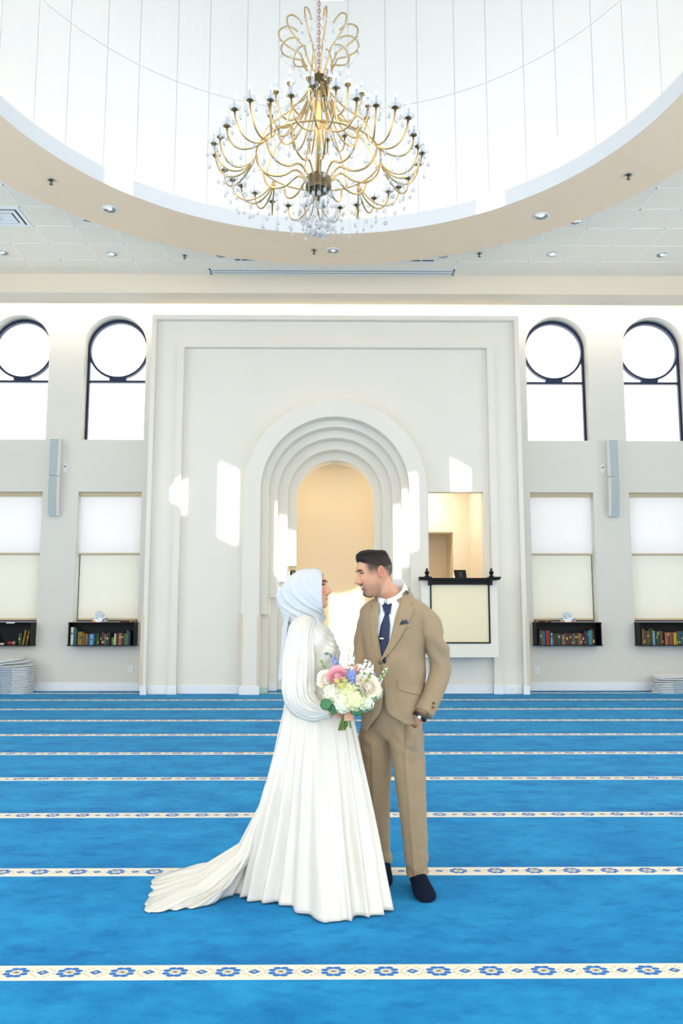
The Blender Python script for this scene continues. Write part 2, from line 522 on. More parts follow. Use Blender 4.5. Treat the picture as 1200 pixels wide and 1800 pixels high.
# inner field with the niche notch and the pulpit opening
ro = 1.64
o = [(-2.745, 0), (-2.745, 6.235), (2.80, 6.235), (2.80, 0)] + list(reversed(arch(CX, ro, 0, ZS, 48)))
mb = MB(); plate(mb, o, [rect(1.70, 2.695, 0.95, 3.575)], 14.24, 14.42, XZ); mb.build('inner_panel', M_PANEL, niche)
def annulus(r0, r1, zb):
    a = arch(CX, r0, zb, ZS, 48); b = arch(CX, r1, zb, ZS, 48)
    return a + list(reversed(b))
mb = MB(); plate(mb, annulus(ro, 1.33, 0), [], 14.05, 14.5, XZ); mb.build('arch_band', M_PANEL, niche)
RR = [1.33, 1.207, 1.062, 0.895, 0.743]
ZB = [0, 1.38, 1.68, 1.98, 2.29]
for i in range(1, 5):
    y = 14.05 + 0.28 * i
    mb = MB(); plate(mb, annulus(RR[i - 1], RR[i], ZB[i]), [], y, y + 0.4, XZ); mb.build('arch_step', M_PANEL, niche)
    for s in (-1, 1):
        a, b = sorted((CX + s * RR[i - 1], CX + s * RR[i]))
        MB().box(a - 0.0, b + 0.0, y + 0.13, y + 0.5, 0, ZB[i]).build('step_pier', M_PANEL if i < 4 else M_WARMP, niche)
# apse: straight part, then a half cylinder and quarter dome
rows = []
ra = 0.84
N = 32
prof = [(0.0, ZS * 0.0)] + [(0, z) for z in (1.2, 2.4, ZS)]
ring = lambda z, r, yoff: [(CX - r, 15.25, z)] + [(CX - r * math.cos(PI * k / N), 15.65 + r * math.sin(PI * k / N), z) for k in range(N + 1)] + [(CX + r, 15.25, z)]
for z in (0.0, 1.2, 2.4, ZS): rows.append(ring(z, ra, 0))
for k in range(1, 13):
    a = PI / 2 * k / 12.0
    rows.append(ring(ZS + ra * math.sin(a), max(ra * math.cos(a), 0.002), 0))
mb = MB().grid(rows); ap = mb.build('apse', M_WARMP, niche, smooth=True)
# baseboards of the panel, stepping with it
for a, b, y in ((-3.345, -3.235, 14.05), (-3.235, -2.875, 14.17), (-2.885, -2.73, 14.115), (-2.73, -1.63, 14.24), (-1.635, -1.29, 14.05), (1.33, 1.675, 14.05), (1.675, 2.785, 14.24), (2.785, 2.945, 14.115), (2.945, 3.285, 14.17), (3.285, 3.395, 14.05), (-1.18, -1.04, 14.74), (-1.04, -0.875, 15.02), (1.08, 1.22, 14.74)):
    MB().box(a, b, y - 0.022, y + 0.02, 0, 0.125).box(a, b, y - 0.014, y + 0.02, 0.125, 0.15).build('baseboard', M_TRIM, niche, bevel=0.004)
MB().box(-1.31, -1.187, 14.4, 14.47, 0, 0.085).build('baseboard', mat('pale_teal', (176, 214, 212), 0.5), niche)['label'] = 'pale teal block'  # baseboard piece coloured pale teal
# tan corner guards
for x, y in ((-3.335, 14.05), (3.385, 14.05), (-1.62, 14.05), (-1.31, 14.05), (1.355, 14.05), (1.66, 14.05)):
    MB().box(x - 0.028, x + 0.028, y - 0.006, y + 0.03, 0.155, 1.38).build('corner_guard', M_GUARD, niche)
# pulpit room behind the opening
mb = MB()
mb.box(1.69, 3.3, 14.42, 17.2, 0.75, 0.88)
mb.box(1.45, 1.69, 14.42, 17.2, 0.8, 4.2)
mb.box(2.73, 3.3, 14.62, 16.0, 0.8, 4.2)
mb.box(2.40, 3.3, 16.0, 17.2, 0.8, 4.2)
mb.box(1.69, 2.40, 16.0, 16.4, 3.02, 4.2)
mb.box(1.69, 3.3, 17.0, 17.2, 0.8, 4.2)
mb.box(1.69, 3.3, 14.42, 17.2, 4.1, 4.2)
mb.box(2.70, 3.3, 14.42, 14.62, 0.8, 4.2)
mb.build('pulpit_room', mat('pulpit_plaster', (246, 236, 218), 0.7, spec=0.2), niche)
def lamp(name, kind, loc, e, c, parent, **kw):
    o = light(name, kind, loc, (0, 0, 0), e, c, **kw); return o
lamp('pulpit_lamp', 'AREA', (1.65, 15.3, 4.05), 170, (1.0, 0.88, 0.68), niche, shape='DISK', size=0.3)
lamp('niche_lamp', 'AREA', (CX, 15.55, 4.33), 12, (1.0, 0.80, 0.50), niche, shape='DISK', size=0.14)

# ------------------------------------------------------------------ pulpit balcony (projecting box with its black rail)
bal = sroot('wall_balcony')
mb = MB(); plate(mb, rect(1.49, 2.785, 0.66, 1.955), [rect(1.645, 2.64, 0.90, 1.90)], 13.62, 13.70, XZ)
mb.box(1.49, 1.57, 13.70, 14.24, 0.66, 1.955).box(2.705, 2.785, 13.70, 14.24, 0.66, 1.955).box(1.57, 2.705, 13.70, 14.24, 0.66, 0.74)
mb.build('balcony_box', M_PANEL, bal)
mb = MB(); plate(mb, rect(1.635, 2.65, 0.89, 1.90), [rect(1.658, 2.627, 0.913, 1.90)], 13.605, 13.63, XZ)
mb.box(1.66, 2.63, 13.605, 13.63, 1.88, 1.90); mb.box(1.655, 1.70, 13.60, 13.63, 0.913, 0.96); mb.build('panel_frame', M_BLACK, bal)
MB().box(1.655, 2.63, 13.628, 13.64, 0.91, 1.89).build('frosted_panel', mat('frosted_amber_glass', (226, 214, 176), 0.22, spec=0.6), bal)
mb = MB().box(1.62, 2.665, 13.54, 13.66, 1.885, 1.925).box(1.66, 2.625, 13.56, 13.66, 1.925, 1.955).box(1.62, 2.665, 13.53, 13.66, 1.955, 1.995)
for s, x0, x1 in ((1, 1.445, 1.66), (-1, 2.625, 2.83)):
    mb.box(x0, x1, 13.50, 13.70, 1.985, 2.012)
    mb.box(x0 + 0.012, x1 - 0.012, 13.515, 13.69, 1.962, 1.985)
    a, b = (1.60, 1.665) if s > 0 else (2.62, 2.685)
    mb.box(a, b, 13.525, 13.69, 1.87, 1.965)
mb.box(1.49, 1.60, 13.60, 14.24, 1.955, 1.99).box(2.685, 2.785, 13.60, 14.24, 1.955, 1.99)
mb.build('top_rail', M_BLACK, bal, bevel=0.004)
for x in (1.585, 2.685):
    MB().lathe([(0.0, 0.0), (0.040, 0.0), (0.042, 0.018), (0.022, 0.028), (0.020, 0.036), (0.036, 0.052), (0.041, 0.072), (0.034, 0.094), (0.016, 0.108), (0.012, 0.114), (0.020, 0.124), (0.020, 0.136), (0.008, 0.148), (0, 0.150)], 16, (x, 13.6, 2.012)).build('finial', M_BLACK, bal, smooth=True)

# ------------------------------------------------------------------ ceiling
ZC, ZR = 7.40, 7.05
DX, DY, RI, RO, RD = -0.06, 7.44, 3.90, 4.98, 4.15
ceiling = sroot('ceiling')
mb = MB(); plate(mb, rect(-9.6, 9.6, -8.2, 13.6), [circle(DX, DY, RO + 0.02)], ZC + 0.012, ZC + 0.08, XY)
mb.box(-9.6, 9.6, 13.6, 15.0, 7.9, 8.0)
plate(mb, rect(-9.9, 9.9, -8.5, 16.3), [circle(DX, DY, RD + 0.11)], 8.2, 8.3, XY)
mb.build('ceiling_board', M_TILE, ceiling)
tile = MB().box(-0.3, 0.3, -0.292, 0.292, 0, 0.016).mesh('ceiling_tile'); tile.materials.append(M_TILE)
TX0, TPX, TY0, TPY = -3.44, 0.616, 13.62, 0.602
tbars = set()
for i in range(-7, 19):
    for j in range(0, 9):
        x = TX0 + TPX * (i + 0.5); y = TY0 - TPY * (j + 0.5)
        if math.hypot(x - DX, y - DY) < RO - 0.15 or abs(x) > 7.2: continue
        inst('ceiling_tile', tile, ceiling, (x, y, ZC - 0.006))
mb = MB()
for i in range(-7, 20):
    x = TX0 + TPX * i
    if abs(x) > 7.4: continue
    dy = math.sqrt(max(0, (RO + 0.0) ** 2 - (x - DX) ** 2)) if abs(x - DX) < RO else -2
    mb.box(x - 0.012, x + 0.012, max(8.2, DY + dy), 13.6, ZC - 0.010, ZC + 0.012)
for j in range(0, 10):
    y = TY0 - TPY * j
    dx = math.sqrt(max(0, RO ** 2 - (y - DY) ** 2)) if abs(y - DY) < RO else 0
    if dx > 0:
        mb.box(-7.4, DX - dx, y - 0.012, y + 0.012, ZC - 0.010, ZC + 0.012).box(DX + dx, 7.4, y - 0.012, y + 0.012, ZC - 0.010, ZC + 0.012)
    else:
        mb.box(-7.4, 7.4, y - 0.012, y + 0.012, ZC - 0.010, ZC + 0.012)
mb.build('grid_bars', M_GRID, ceiling)
# bulkhead along the front wall with its hidden cove light
struct(MB().box(-9.6, 9.6, 13.60, 14.10, ZR, 7.9).build('trim_1', M_BEIGE))
M_LED = mat('cove_led', (255, 250, 240), emit=(1.0, 0.985, 0.95), es=22.0)
led = sroot('trim_2')
MB().box(-9.5, 9.5, 14.11, 14.16, 7.20, 7.26).build('cove_led_strip', M_LED, led)

# ------------------------------------------------------------------ round drum above the room
rmb = MB()
rprof = [(RO, 0.42), (RO, 0), (RI, 0), (RI, 0.23), (RI + 0.03, 0.23), (RI + 0.03, 0.07), (RD + 0.15, 0.07)]
for pa, pb in zip(rprof[:-1], rprof[1:]): rmb.lathe([pa, pb], 128, (DX, DY, ZR))
ring_t = struct(rmb.build('ceiling_ring', [M_TAN, mat('cove_lip_shade', (222, 224, 226), 0.7, spec=0.2)]))  # greyer copy of the drum colour puts shade on the lip
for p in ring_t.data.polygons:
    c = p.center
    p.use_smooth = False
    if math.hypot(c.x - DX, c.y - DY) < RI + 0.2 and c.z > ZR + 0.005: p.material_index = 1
for p in ring_t.data.polygons: p.use_smooth = abs(p.normal.z) < 0.5
drum = sroot('wall_drum')
def cyl_panel(mb, a0, a1, z0, z1, r0, r1, n=4):
    """curved slab between azimuths a0..a1 (degrees, 0 = +Y, clockwise)"""
    A = [math.radians(a0 + (a1 - a0) * k / n) for k in range(n + 1)]
    rows = []
    for r, z in ((r0, z0), (r0, z1), (r1, z1), (r1, z0)):
        rows.append([(DX + r * math.sin(a), DY + r * math.cos(a), z) for a in A])
    o = len(mb.v)
    mb.grid(rows, close_v=True)
    m = n + 1
    mb.f.append((o, o + m, o + 2 * m, o + 3 * m)); mb.f.append((o + n, o + 3 * m + n, o + 2 * m + n, o + m + n)); mb.mi += [0, 0]
    return mb
Z_LO, Z_SEAM, Z_W0, Z_W1, Z_TOP = ZR + 0.07, 9.2, 11.1, 12.55, 13.9
NW = 24
back = MB()
pan = {}
for k in range(NW):
    c = 0.3 + 15.0 * k
    half = lambda q: 5.2 if q % NW == 12 else 3.45  # window out of view, widened to enlarge the sun patch in the niche
    nar, wid = (c - half(k), c + half(k)), (c + half(k), c + 15.0 - half(k + 1))
    w0, w1 = Z_W0, Z_W1
    if k == 10: w1 = 13.0  # head raised, out of view, so sun reaches the lip
    if k == 9: w0 = 11.9  # sill raised, out of view, to cut this beam off the panel
    g = 0.07
    for kind, (a0, a1) in (('n', nar), ('w', wid)):
        rowsz = [(Z_LO, Z_SEAM - 0.006), (Z_SEAM + 0.006, w0 if kind == 'n' else Z_W0 - 0.006)] + ([(Z_W0 + 0.006, Z_W1 - 0.006)] if kind == 'w' else []) + [(w1 if kind == 'n' else Z_W1, Z_TOP)]
        for z0, z1 in rowsz:
            cyl_panel(MB(), a0 + g, a1 - g, z0, z1, RD, RD + 0.05).build('wall_panel', M_DRUM, drum)
    cyl_panel(back, wid[0], wid[1], Z_LO, Z_TOP, RD + 0.012, RD + 0.12, 4)
    cyl_panel(back, nar[0], nar[1], Z_LO, w0, RD + 0.012, RD + 0.12, 4)
    cyl_panel(back, nar[0], nar[1], w1, Z_TOP, RD + 0.012, RD + 0.12, 4)
    fr = MB()
    for a0, a1, z0, z1 in ((nar[0], nar[0] + 0.75, w0, w1), (nar[1] - 0.75, nar[1], w0, w1), (nar[0], nar[1], w1 - 0.05, w1), (nar[0], nar[1], w0, w0 + 0.012)):
        cyl_panel(fr, a0, a1, z0, z1, RD + 0.03, RD + 0.09, 2)
    wf = fr.build('window_frame', M_BRONZE, drum)
    cyl_panel(MB(), nar[0] + 0.7, nar[1] - 0.7, w0 + 0.01, w1 - 0.04, RD + 0.055, RD + 0.06, 2).build('pane', M_GLASS, drum)
back.build('drum_backing', M_GAP, drum)
mb = MB(); plate(mb, circle(DX, DY, RD + 0.15, 64), [], Z_TOP, Z_TOP + 0.1, XY); mb.build('drum_cap', M_DRUM, drum)
M_LED2 = mat('drum_cove_led', (255, 255, 255), emit=(0.97, 0.98, 1.0), es=1.6)
MB().lathe([(RI + 0.06, 0.08), (RI + 0.06, 0.12), (RI + 0.10, 0.12), (RI + 0.10, 0.08)], 96, (DX, DY, ZR)).build('cove_led_strip', M_LED2, drum)
MB().tube([(DX + 3.7 * math.cos(2 * PI * q / 64), DY + 3.7 * math.sin(2 * PI * q / 64), 13.6) for q in range(64)], 0.05, 8, closed=True).build('drum_fill_ring', mat('drum_fill_glow', (255, 255, 255), emit=(0.97, 0.98, 1.0), es=2.6), drum)  # unseen glowing ring added to brighten the upper drum wall
for a in range(6):
    light('chandelier_bulb_light', 'POINT', (-0.16 + 0.75 * math.cos(a * PI / 3), 7.45 + 0.75 * math.sin(a * PI / 3), 6.25), (0, 0, 0), 20, (1.0, 0.94, 0.84), shadow_soft_size=0.25)

ORD = ['first', 'second', 'third', 'fourth', 'fifth', 'sixth', 'seventh', 'eighth', 'ninth', 'tenth', 'eleventh', 'twelfth', 'thirteenth', 'fourteenth', 'fifteenth', 'sixteenth', 'seventeenth', 'eighteenth', 'nineteenth', 'twentieth', 'twenty-first', 'twenty-second', 'twenty-third', 'twenty-fourth', 'twenty-fifth', 'twenty-sixth', 'twenty-seventh', 'twenty-eighth', 'twenty-ninth', 'thirtieth', 'thirty-first', 'thirty-second']

# ------------------------------------------------------------------ ceiling fittings
dl_trim = MB().lathe([(0.108, 0.0), (0.108, -0.008), (0.096, -0.014), (0.090, -0.010)], 28).mesh('downlight_trim'); dl_trim.materials.append(M_WHITEP)
dl_refl = MB().lathe([(0.09, -0.012), (0.07, -0.006), (0.03, -0.0035)], 28).mesh('reflector'); dl_refl.materials.append(M_CHROME)
dl_lens = MB().lathe([(0.0, -0.0045), (0.034, -0.0045), (0.034, -0.001)], 20).mesh('lamp_lens'); dl_lens.materials.append(mat('downlight_lamp', (250, 248, 240), emit=(1, 0.96, 0.88), es=1.6))
for m_ in (dl_trim, dl_refl, dl_lens): m_.polygons.foreach_set('use_smooth', [True] * len(m_.polygons))
DL = [(-3.16, 10.62, ZR, 'on the left of the tan ceiling ring'), (2.96, 10.76, ZR, 'on the right of the tan ceiling ring'), (-0.02, 11.89, ZR, 'at the front middle of the tan ceiling ring'),
      (-3.78, 11.56, ZC, 'half hidden behind the left of the tan ring'), (-3.74, 12.77, ZC, 'in a tile left of the long slot diffuser'), (-5.55, 12.74, ZC, 'in a tile at the far left'),
      (-1.91, 12.79, ZC, 'peeking under the tan ring, left end of the slot diffuser'), (3.66, 12.70, ZC, 'in a tile right of the long slot diffuser'), (5.51, 12.71, ZC, 'in a tile at the far right'),
      (3.70, 11.57, ZC, 'half hidden behind the right of the tan ring'), (1.83, 12.78, ZC, 'peeking under the tan ring, right end of the slot diffuser')]
for x, y, z, where in DL:
    zz = z - (0.0 if z == ZR else 0.006)
    t = thing('ceiling_downlight', 'round chrome downlight ' + where, 'ceiling light', (x, y, zz - 0.002))
    inst('trim_ring', dl_trim, t); inst('reflector', dl_refl, t); inst('lamp_lens', dl_lens, t)
for x, y, z, where in ((-3.72, 9.88, ZR, 'on the left of the tan ceiling ring'), (3.81, 9.68, ZR, 'on the right of the tan ceiling ring'), (-0.32, 11.89, ZR, 'on the tan ring beside its front middle downlight'), (-2.53, 12.84, ZC, 'hanging under the tiles left of the slot diffuser'), (2.43, 12.71, ZC, 'hanging under the tiles right of the slot diffuser')):
    t = thing('sprinkler_head', 'small chrome sprinkler head ' + where, 'sprinkler', (x, y, z - 0.006))
    MB().lathe([(0.0, 0), (0.045, 0), (0.045, -0.006), (0.02, -0.014), (0, -0.014)], 16).build('escutcheon', M_CHROME, t)
    MB().lathe([(0.0, -0.012), (0.012, -0.012), (0.012, -0.05), (0.026, -0.052), (0.026, -0.056), (0, -0.058)], 10).build('nozzle', mat('sprinkler_brass', (120, 110, 95), 0.4, metal=0.8), t)
t = thing('ceiling_vent', 'square white air diffuser in the tiles at the far left', 'vent', (-5.0, 11.52, ZC - 0.006))
for k, (a, z) in enumerate(((0.29, 0.0), (0.215, -0.014), (0.14, -0.02))):
    mb = MB(); plate(mb, rect(-a, a, -a, a), [rect(-a + 0.05, a - 0.05, -a + 0.05, a - 0.05)], z - 0.016, z, XY); mb.build('louver', M_WHITEP, t)
MB().box(-0.28, 0.28, -0.28, 0.28, -0.004, 0.0).build('vent_throat', mat('vent_dark', (40, 42, 42), 0.7), t)
MB().box(-0.085, 0.085, -0.085, 0.085, -0.024, -0.004).build('louver', M_WHITEP, t)
t = thing('slot_diffuser', 'long white slot air diffuser along the edge of the bulkhead', 'vent', (-0.04, 13.46, ZC - 0.0085))
MB().box(-2.16, 2.16, -0.12, -0.075, -0.012, 0.0).box(-2.16, 2.16, -0.035, 0.02, -0.012, 0).box(-2.16, 2.16, 0.055, 0.11, -0.012, 0.0).box(-2.16, -2.13, -0.12, 0.11, -0.012, 0).box(2.13, 2.16, -0.12, 0.11, -0.012, 0).build('frame', M_WHITEP, t)
MB().box(-2.13, 2.13, -0.08, 0.06, -0.003, 0.0).build('slot', MATS['vent_dark'], t)
for x, s in ((-1.35, 'left'), (1.35, 'right')):
    t = thing('slot_diffuser', 'short slot diffuser half hidden behind the %s part of the tan ring' % s, 'vent', (x, 12.98, ZC - 0.006))
    MB().box(-0.35, 0.35, -0.08, -0.03, -0.010, 0.0).box(-0.35, 0.35, 0.03, 0.08, -0.010, 0).build('frame', M_WHITEP, t)
    MB().box(-0.35, 0.35, -0.03, 0.03, -0.003, 0.0).build('slot', MATS['vent_dark'], t)

# ------------------------------------------------------------------ column loudspeakers
M_GRILLE = mat('speaker_grille', (172, 184, 184), 0.55, noise_amt=0.08, noise_scale=400)
for x, s in ((-5.175, 'left'), (5.20, 'right')):
    t = thing('column_speaker', 'slim pale grey curved column loudspeaker on the wall between the %s windows' % s, 'loudspeaker', (x, 14.5, 3.18))
    def body(z0, z1, w, mn, m, ys, y0, y1):
        rows = []
        for k in range(11):
            z = z0 + (z1 - z0) * k / 10
            dy = ys * (1 - z / 0.72) ** 2 if z < 0.72 else 0
            dx = (0.045 if x < 0 else -0.03) * 0
            rows.append([(-w + dx, y0 + dy, z), (w + dx, y0 + dy, z), (w + dx, y1 + dy, z), (-w + dx, y1 + dy, z)])
        MB().loft(rows).build(mn, m, t)
    body(0.735, 1.43, 0.085, 'upper_cabinet', M_WHITEP, 0, 0.012, 0.15)
    body(0.74, 1.42, 0.076, 'upper_grille', M_GRILLE, 0, 0.0, 0.03)
    body(0.0, 0.722, 0.085, 'lower_cabinet', M_WHITEP, 0.07, 0.012, 0.15)
    body(0.006, 0.716, 0.076, 'lower_grille', M_GRILLE, 0.07, 0.0, 0.03)
    MB().box(-0.03, 0.03, 0.15, 0.245, 0.9, 1.1).build('wall_bracket', M_WHITEP, t)
    sx = 0.145 if x < 0 else -0.145
    t = thing('wall_plate', 'small white cable plate with a black socket beside the %s loudspeaker' % s, 'wall plate', (x + sx, YW, 4.02))
    MB().box(-0.03, 0.03, -0.008, 0, 0, 0.16).build('plate', M_WHITEP, t, bevel=0.002)
    MB().box(-0.011, 0.011, -0.016, -0.006, 0.085, 0.112).build('socket', M_BLACK, t)
    MB().box(-0.012, 0.012, -0.01, 0, -0.72, 0.0).build('cable_cover', M_WALL, t)

# ------------------------------------------------------------------ wall outlets
for x, y, z, where in ((-3.70, YW, 0.33, 'left of the niche panel'), (3.47, YW, 0.33, 'right of the niche panel, nearest to it'), (3.71, YW, 0.31, 'under the shelf right of the niche panel')):
    t = thing('wall_outlet', 'white double power outlet low on the wall ' + where, 'outlet', (x, y, z))
    MB().box(-0.036, 0.036, -0.007, 0, 0, 0.115).build('cover_plate', M_WHITEP, t, bevel=0.002)
    for dz in (0.022, 0.066):
        MB().box(-0.017, 0.017, -0.010, -0.004, dz, dz + 0.028).build('socket', mat('outlet_grey', (205, 208, 206), 0.4), t)
t = thing('wall_outlet', 'small outlet set in the baseboard right of the pulpit balcony', 'outlet', (3.10, 14.148, 0.045))
MB().box(-0.05, 0.05, -0.006, 0, 0, 0.06).build('cover_plate', M_TRIM, t)
for dx in (-0.02, 0.02): MB().box(dx - 0.010, dx + 0.010, -0.009, -0.004, 0.018, 0.042).build('socket', MATS['outlet_grey'], t)
t = thing('wall_camera', 'small round black camera on the tan strip left of the niche', 'camera', (-0.785, 15.295, 2.155))
MB().lathe([(0.0, 0.0), (0.06, 0.0), (0.062, 0.03), (0.05, 0.05), (0.0, 0.06)], 20).build('housing', M_BLACK, t, smooth=True).rotation_euler = (PI / 2, 0, 0)
MB().lathe([(0.0, 0.058), (0.022, 0.058), (0.02, 0.066), (0.0, 0.068)], 14).build('lens', mat('lens_dark', (60, 62, 58), 0.1), t, smooth=True).rotation_euler = (PI / 2, 0, 0)
t = thing('ceiling_downlight', 'glowing round downlight in the vault of the niche', 'ceiling light', (CX, 15.50, 4.415))
MB().lathe([(0.14, 0.02), (0.14, 0.0), (0.11, -0.006), (0.10, 0.0)], 24).build('trim_ring', M_WHITEP, t, smooth=True)
MB().lathe([(0.0, 0.003), (0.105, 0.003), (0.105, 0.01)], 24).build('lamp_lens', mat('niche_lamp_glow', (255, 245, 225), emit=(1, 0.92, 0.75), es=3.0), t)

# tablet on the pulpit rail
t = thing('tablet', 'black tablet leaning on a stand at the pulpit rail', 'tablet', (2.165, 13.62, 1.995))
o = MB().box(-0.105, 0.105, -0.006, 0.006, 0.0, 0.155).build('screen', mat('black_screen', (14, 14, 15), 0.2), t, bevel=0.003); o.rotation_euler = (-0.45, 0, 0.12)
MB().box(-0.045, 0.045, -0.02, 0.05, -0.0, 0.012).build('stand_base', M_BLACK, t)
o = MB().box(-0.03, 0.03, -0.012, -0.006, 0.0, 0.11).build('stand_back', mat('dark_grey_plastic', (52, 54, 55), 0.4), t); o.rotation_euler = (-0.45, 0, 0.12)

# ------------------------------------------------------------------ wall shelves and what is on them
SHX = {1: (-6.62, -5.43), 2: (-4.765, -3.58), 3: (3.645, 4.83), 4: (5.52, 6.71)}
SNAME = {1: 'leftmost black shelf', 2: 'black shelf left of the niche', 3: 'black shelf right of the niche', 4: 'rightmost black shelf'}
SY0, SZ0, SZ1 = 14.49, 0.812, 1.235
for i, (x0, x1) in SHX.items():
    t = thing('wall_shelf', 'open %s, hung under its window' % SNAME[i].replace('black shelf', 'black box shelf'), 'shelf', ((x0 + x1) / 2, SY0, SZ0))
    w = (x1 - x0) / 2
    MB().box(-w - 0.012, w + 0.012, -0.012, 0.25, 0.0, 0.018).build('bottom_board', M_BLACK, t)
    MB().box(-w - 0.004, w + 0.004, -0.006, 0.25, SZ1 - SZ0 - 0.018, SZ1 - SZ0).build('top_board', M_BLACK, t)
    for s in (-1, 1): MB().box(min(s * w, s * (w - 0.018)), max(s * w, s * (w - 0.018)), 0, 0.25, 0.018, SZ1 - SZ0 - 0.018).build('side_board', M_BLACK, t)
    MB().box(-w + 0.018, w - 0.018, 0.238, 0.25, 0.018, SZ1 - SZ0 - 0.018).build('back_board', M_BLACK, t)

BC = {'white': (222, 222, 216), 'teal': (20, 96, 92), 'gold': (176, 142, 40), 'dull gold': (140, 118, 52), 'brown': (112, 70, 42), 'tan': (176, 150, 100), 'blue': (50, 116, 168), 'light blue': (120, 176, 216), 'dark green': (24, 66, 44), 'green': (52, 110, 56), 'maroon': (96, 26, 30), 'grey': (110, 116, 118), 'charcoal': (52, 54, 54), 'olive': (96, 98, 46), 'bright green': (62, 196, 40), 'cream': (214, 206, 176), 'salmon': (186, 116, 92), 'lime': (150, 190, 50), 'navy': (30, 44, 84), 'red': (190, 28, 28), 'pink': (214, 110, 120), 'black': (28, 26, 26), 'purple': (82, 52, 120), 'cyan': (30, 176, 190), 'rust': (150, 78, 36), 'yellow': (214, 196, 50)}
def book(x, w, h, c, label, group, y=SY0 + 0.045, z=SZ0 + 0.018, d=0.15, tilt=0.0, bands=True, flat=False, rz=0.0):
    """hard-cover book: two boards and a rounded spine in one cover, a page block, gilt bands on the spine"""
    t = thing('book', label, 'book', (x, y, z), rz, group)
    if flat: t.rotation_euler = (0, PI / 2, rz)
    elif tilt: t.rotation_euler = (0, tilt, 0)
    m = mat('book_cover_' + c.replace(' ', '_'), tuple(int(q * (0.80 if c not in ('white', 'light blue', 'cream') else 0.92)) for q in BC[c]), 0.45, noise_amt=0.15, noise_scale=60)  # covers darkened, the shade inside the shelves is put into their colour
    b = 0.0025
    mb = MB().box(0, b, 0, d, 0, h).box(w - b, w, 0, d, 0, h)
    sp = [(w * k / 6, -0.006 * math.sin(PI * k / 6), 0) for k in range(7)]
    rows = [[(a, yy, zz) for a, yy, _ in sp] + [(a, yy + 0.003, zz) for a, yy, _ in reversed(sp)] for zz in (0, h)]
    mb.loft(rows)
    mb.build('cover', m, t)
    MB().box(b, w - b, 0.003, d - 0.005, 0.004, h - 0.005).build('pages', mat('page_edges', (220, 212, 190), 0.8), t)
    rk = random.Random(label)
    if bands and w > 0.016 and rk.random() < 0.5:
        b0 = rk.choice((0.60, 0.72, 0.45, 0.15)); b1 = b0 + rk.uniform(0.05, 0.22)
        g = mat('spine_band_' + ('gilt' if c not in ('gold', 'cream', 'white', 'light blue') else 'dark'), (196, 170, 96) if c not in ('gold', 'cream', 'white', 'light blue') else (70, 60, 40), 0.4)
        mb = MB()
        for f0, f1 in ((b0, b1),):
            pts = [(w * (0.12 + 0.76 * k / 4), -0.0065 * math.sin(PI * (0.12 + 0.76 * k / 4)) - 0.0005) for k in range(5)]
            mb.grid([[(a, yy, zz * h) for a, yy in pts] for zz in (f0, f1)])
        mb.build('spine_band', g, t)
    return t
def fill_shelf(i, x, items, skip_ord=0):
    n = skip_ord
    for it in items:
        if isinstance(it, float): x += it; continue
        w, h, c = it
        word = 'slim' if w < 0.024 else ('thick' if w > 0.042 else 'upright')
        tall = 'tall ' if h > 0.25 else ''
        book(x, w - 0.0015, h, c, '%s%s %s book, %s from the left in the %s' % (tall, word, c, ORD[n], SNAME[i].replace('black ', '')), 'books in the ' + SNAME[i])
        x += w; n += 1
fill_shelf(2, -4.735, [(0.052, 0.315, 'white'), (0.060, 0.29, 'teal'), 0.02, (0.030, 0.235, 'gold'), (0.046, 0.235, 'gold'), 0.006, (0.036, 0.215, 'dull gold'), (0.034, 0.205, 'rust'), (0.026, 0.195, 'tan'), 0.012, (0.034, 0.185, 'blue'), (0.046, 0.195, 'light blue'), (0.036, 0.20, 'blue'), 0.012, (0.034, 0.20, 'dark green'), (0.030, 0.20, 'green'), 0.02, (0.026, 0.20, 'maroon'), (0.050, 0.225, 'maroon'), (0.034, 0.20, 'grey'), (0.040, 0.215, 'charcoal'), (0.028, 0.215, 'charcoal'), 0.02, (0.024, 0.14, 'olive'), (0.030, 0.14, 'bright green'), (0.032, 0.20, 'cream'), 0.01, (0.030, 0.19, 'brown'), 0.006, (0.056, 0.21, 'salmon'), (0.036, 0.21, 'maroon'), (0.030, 0.20, 'green'), (0.022, 0.205, 'lime'), (0.036, 0.26, 'blue'), (0.034, 0.235, 'charcoal')])
fill_shelf(3, 3.70, [(0.026, 0.25, 'dark green'), (0.026, 0.29, 'brown'), (0.032, 0.25, 'grey'), (0.036, 0.25, 'blue'), 0.012, (0.056, 0.255, 'red'), (0.022, 0.25, 'olive'), 0.008, (0.036, 0.215, 'light blue'), 0.008, (0.034, 0.20, 'brown'), (0.036, 0.21, 'dark green'), (0.022, 0.20, 'brown'), (0.038, 0.205, 'teal'), (0.034, 0.205, 'dark green'), (0.036, 0.185, 'pink'), (0.030, 0.205, 'olive'), (0.042, 0.21, 'maroon'), (0.022, 0.205, 'brown'), (0.036, 0.20, 'charcoal'), (0.030, 0.20, 'brown'), (0.036, 0.205, 'grey'), (0.040, 0.205, 'maroon'), (0.036, 0.215, 'olive'), (0.022, 0.21, 'tan'), (0.034, 0.205, 'red'), (0.034, 0.20, 'black'), (0.030, 0.25, 'navy'), (0.036, 0.245, 'purple'), (0.026, 0.24, 'olive'), (0.042, 0.26, 'cyan'), (0.022, 0.29, 'dull gold'), (0.036, 0.26, 'black')])
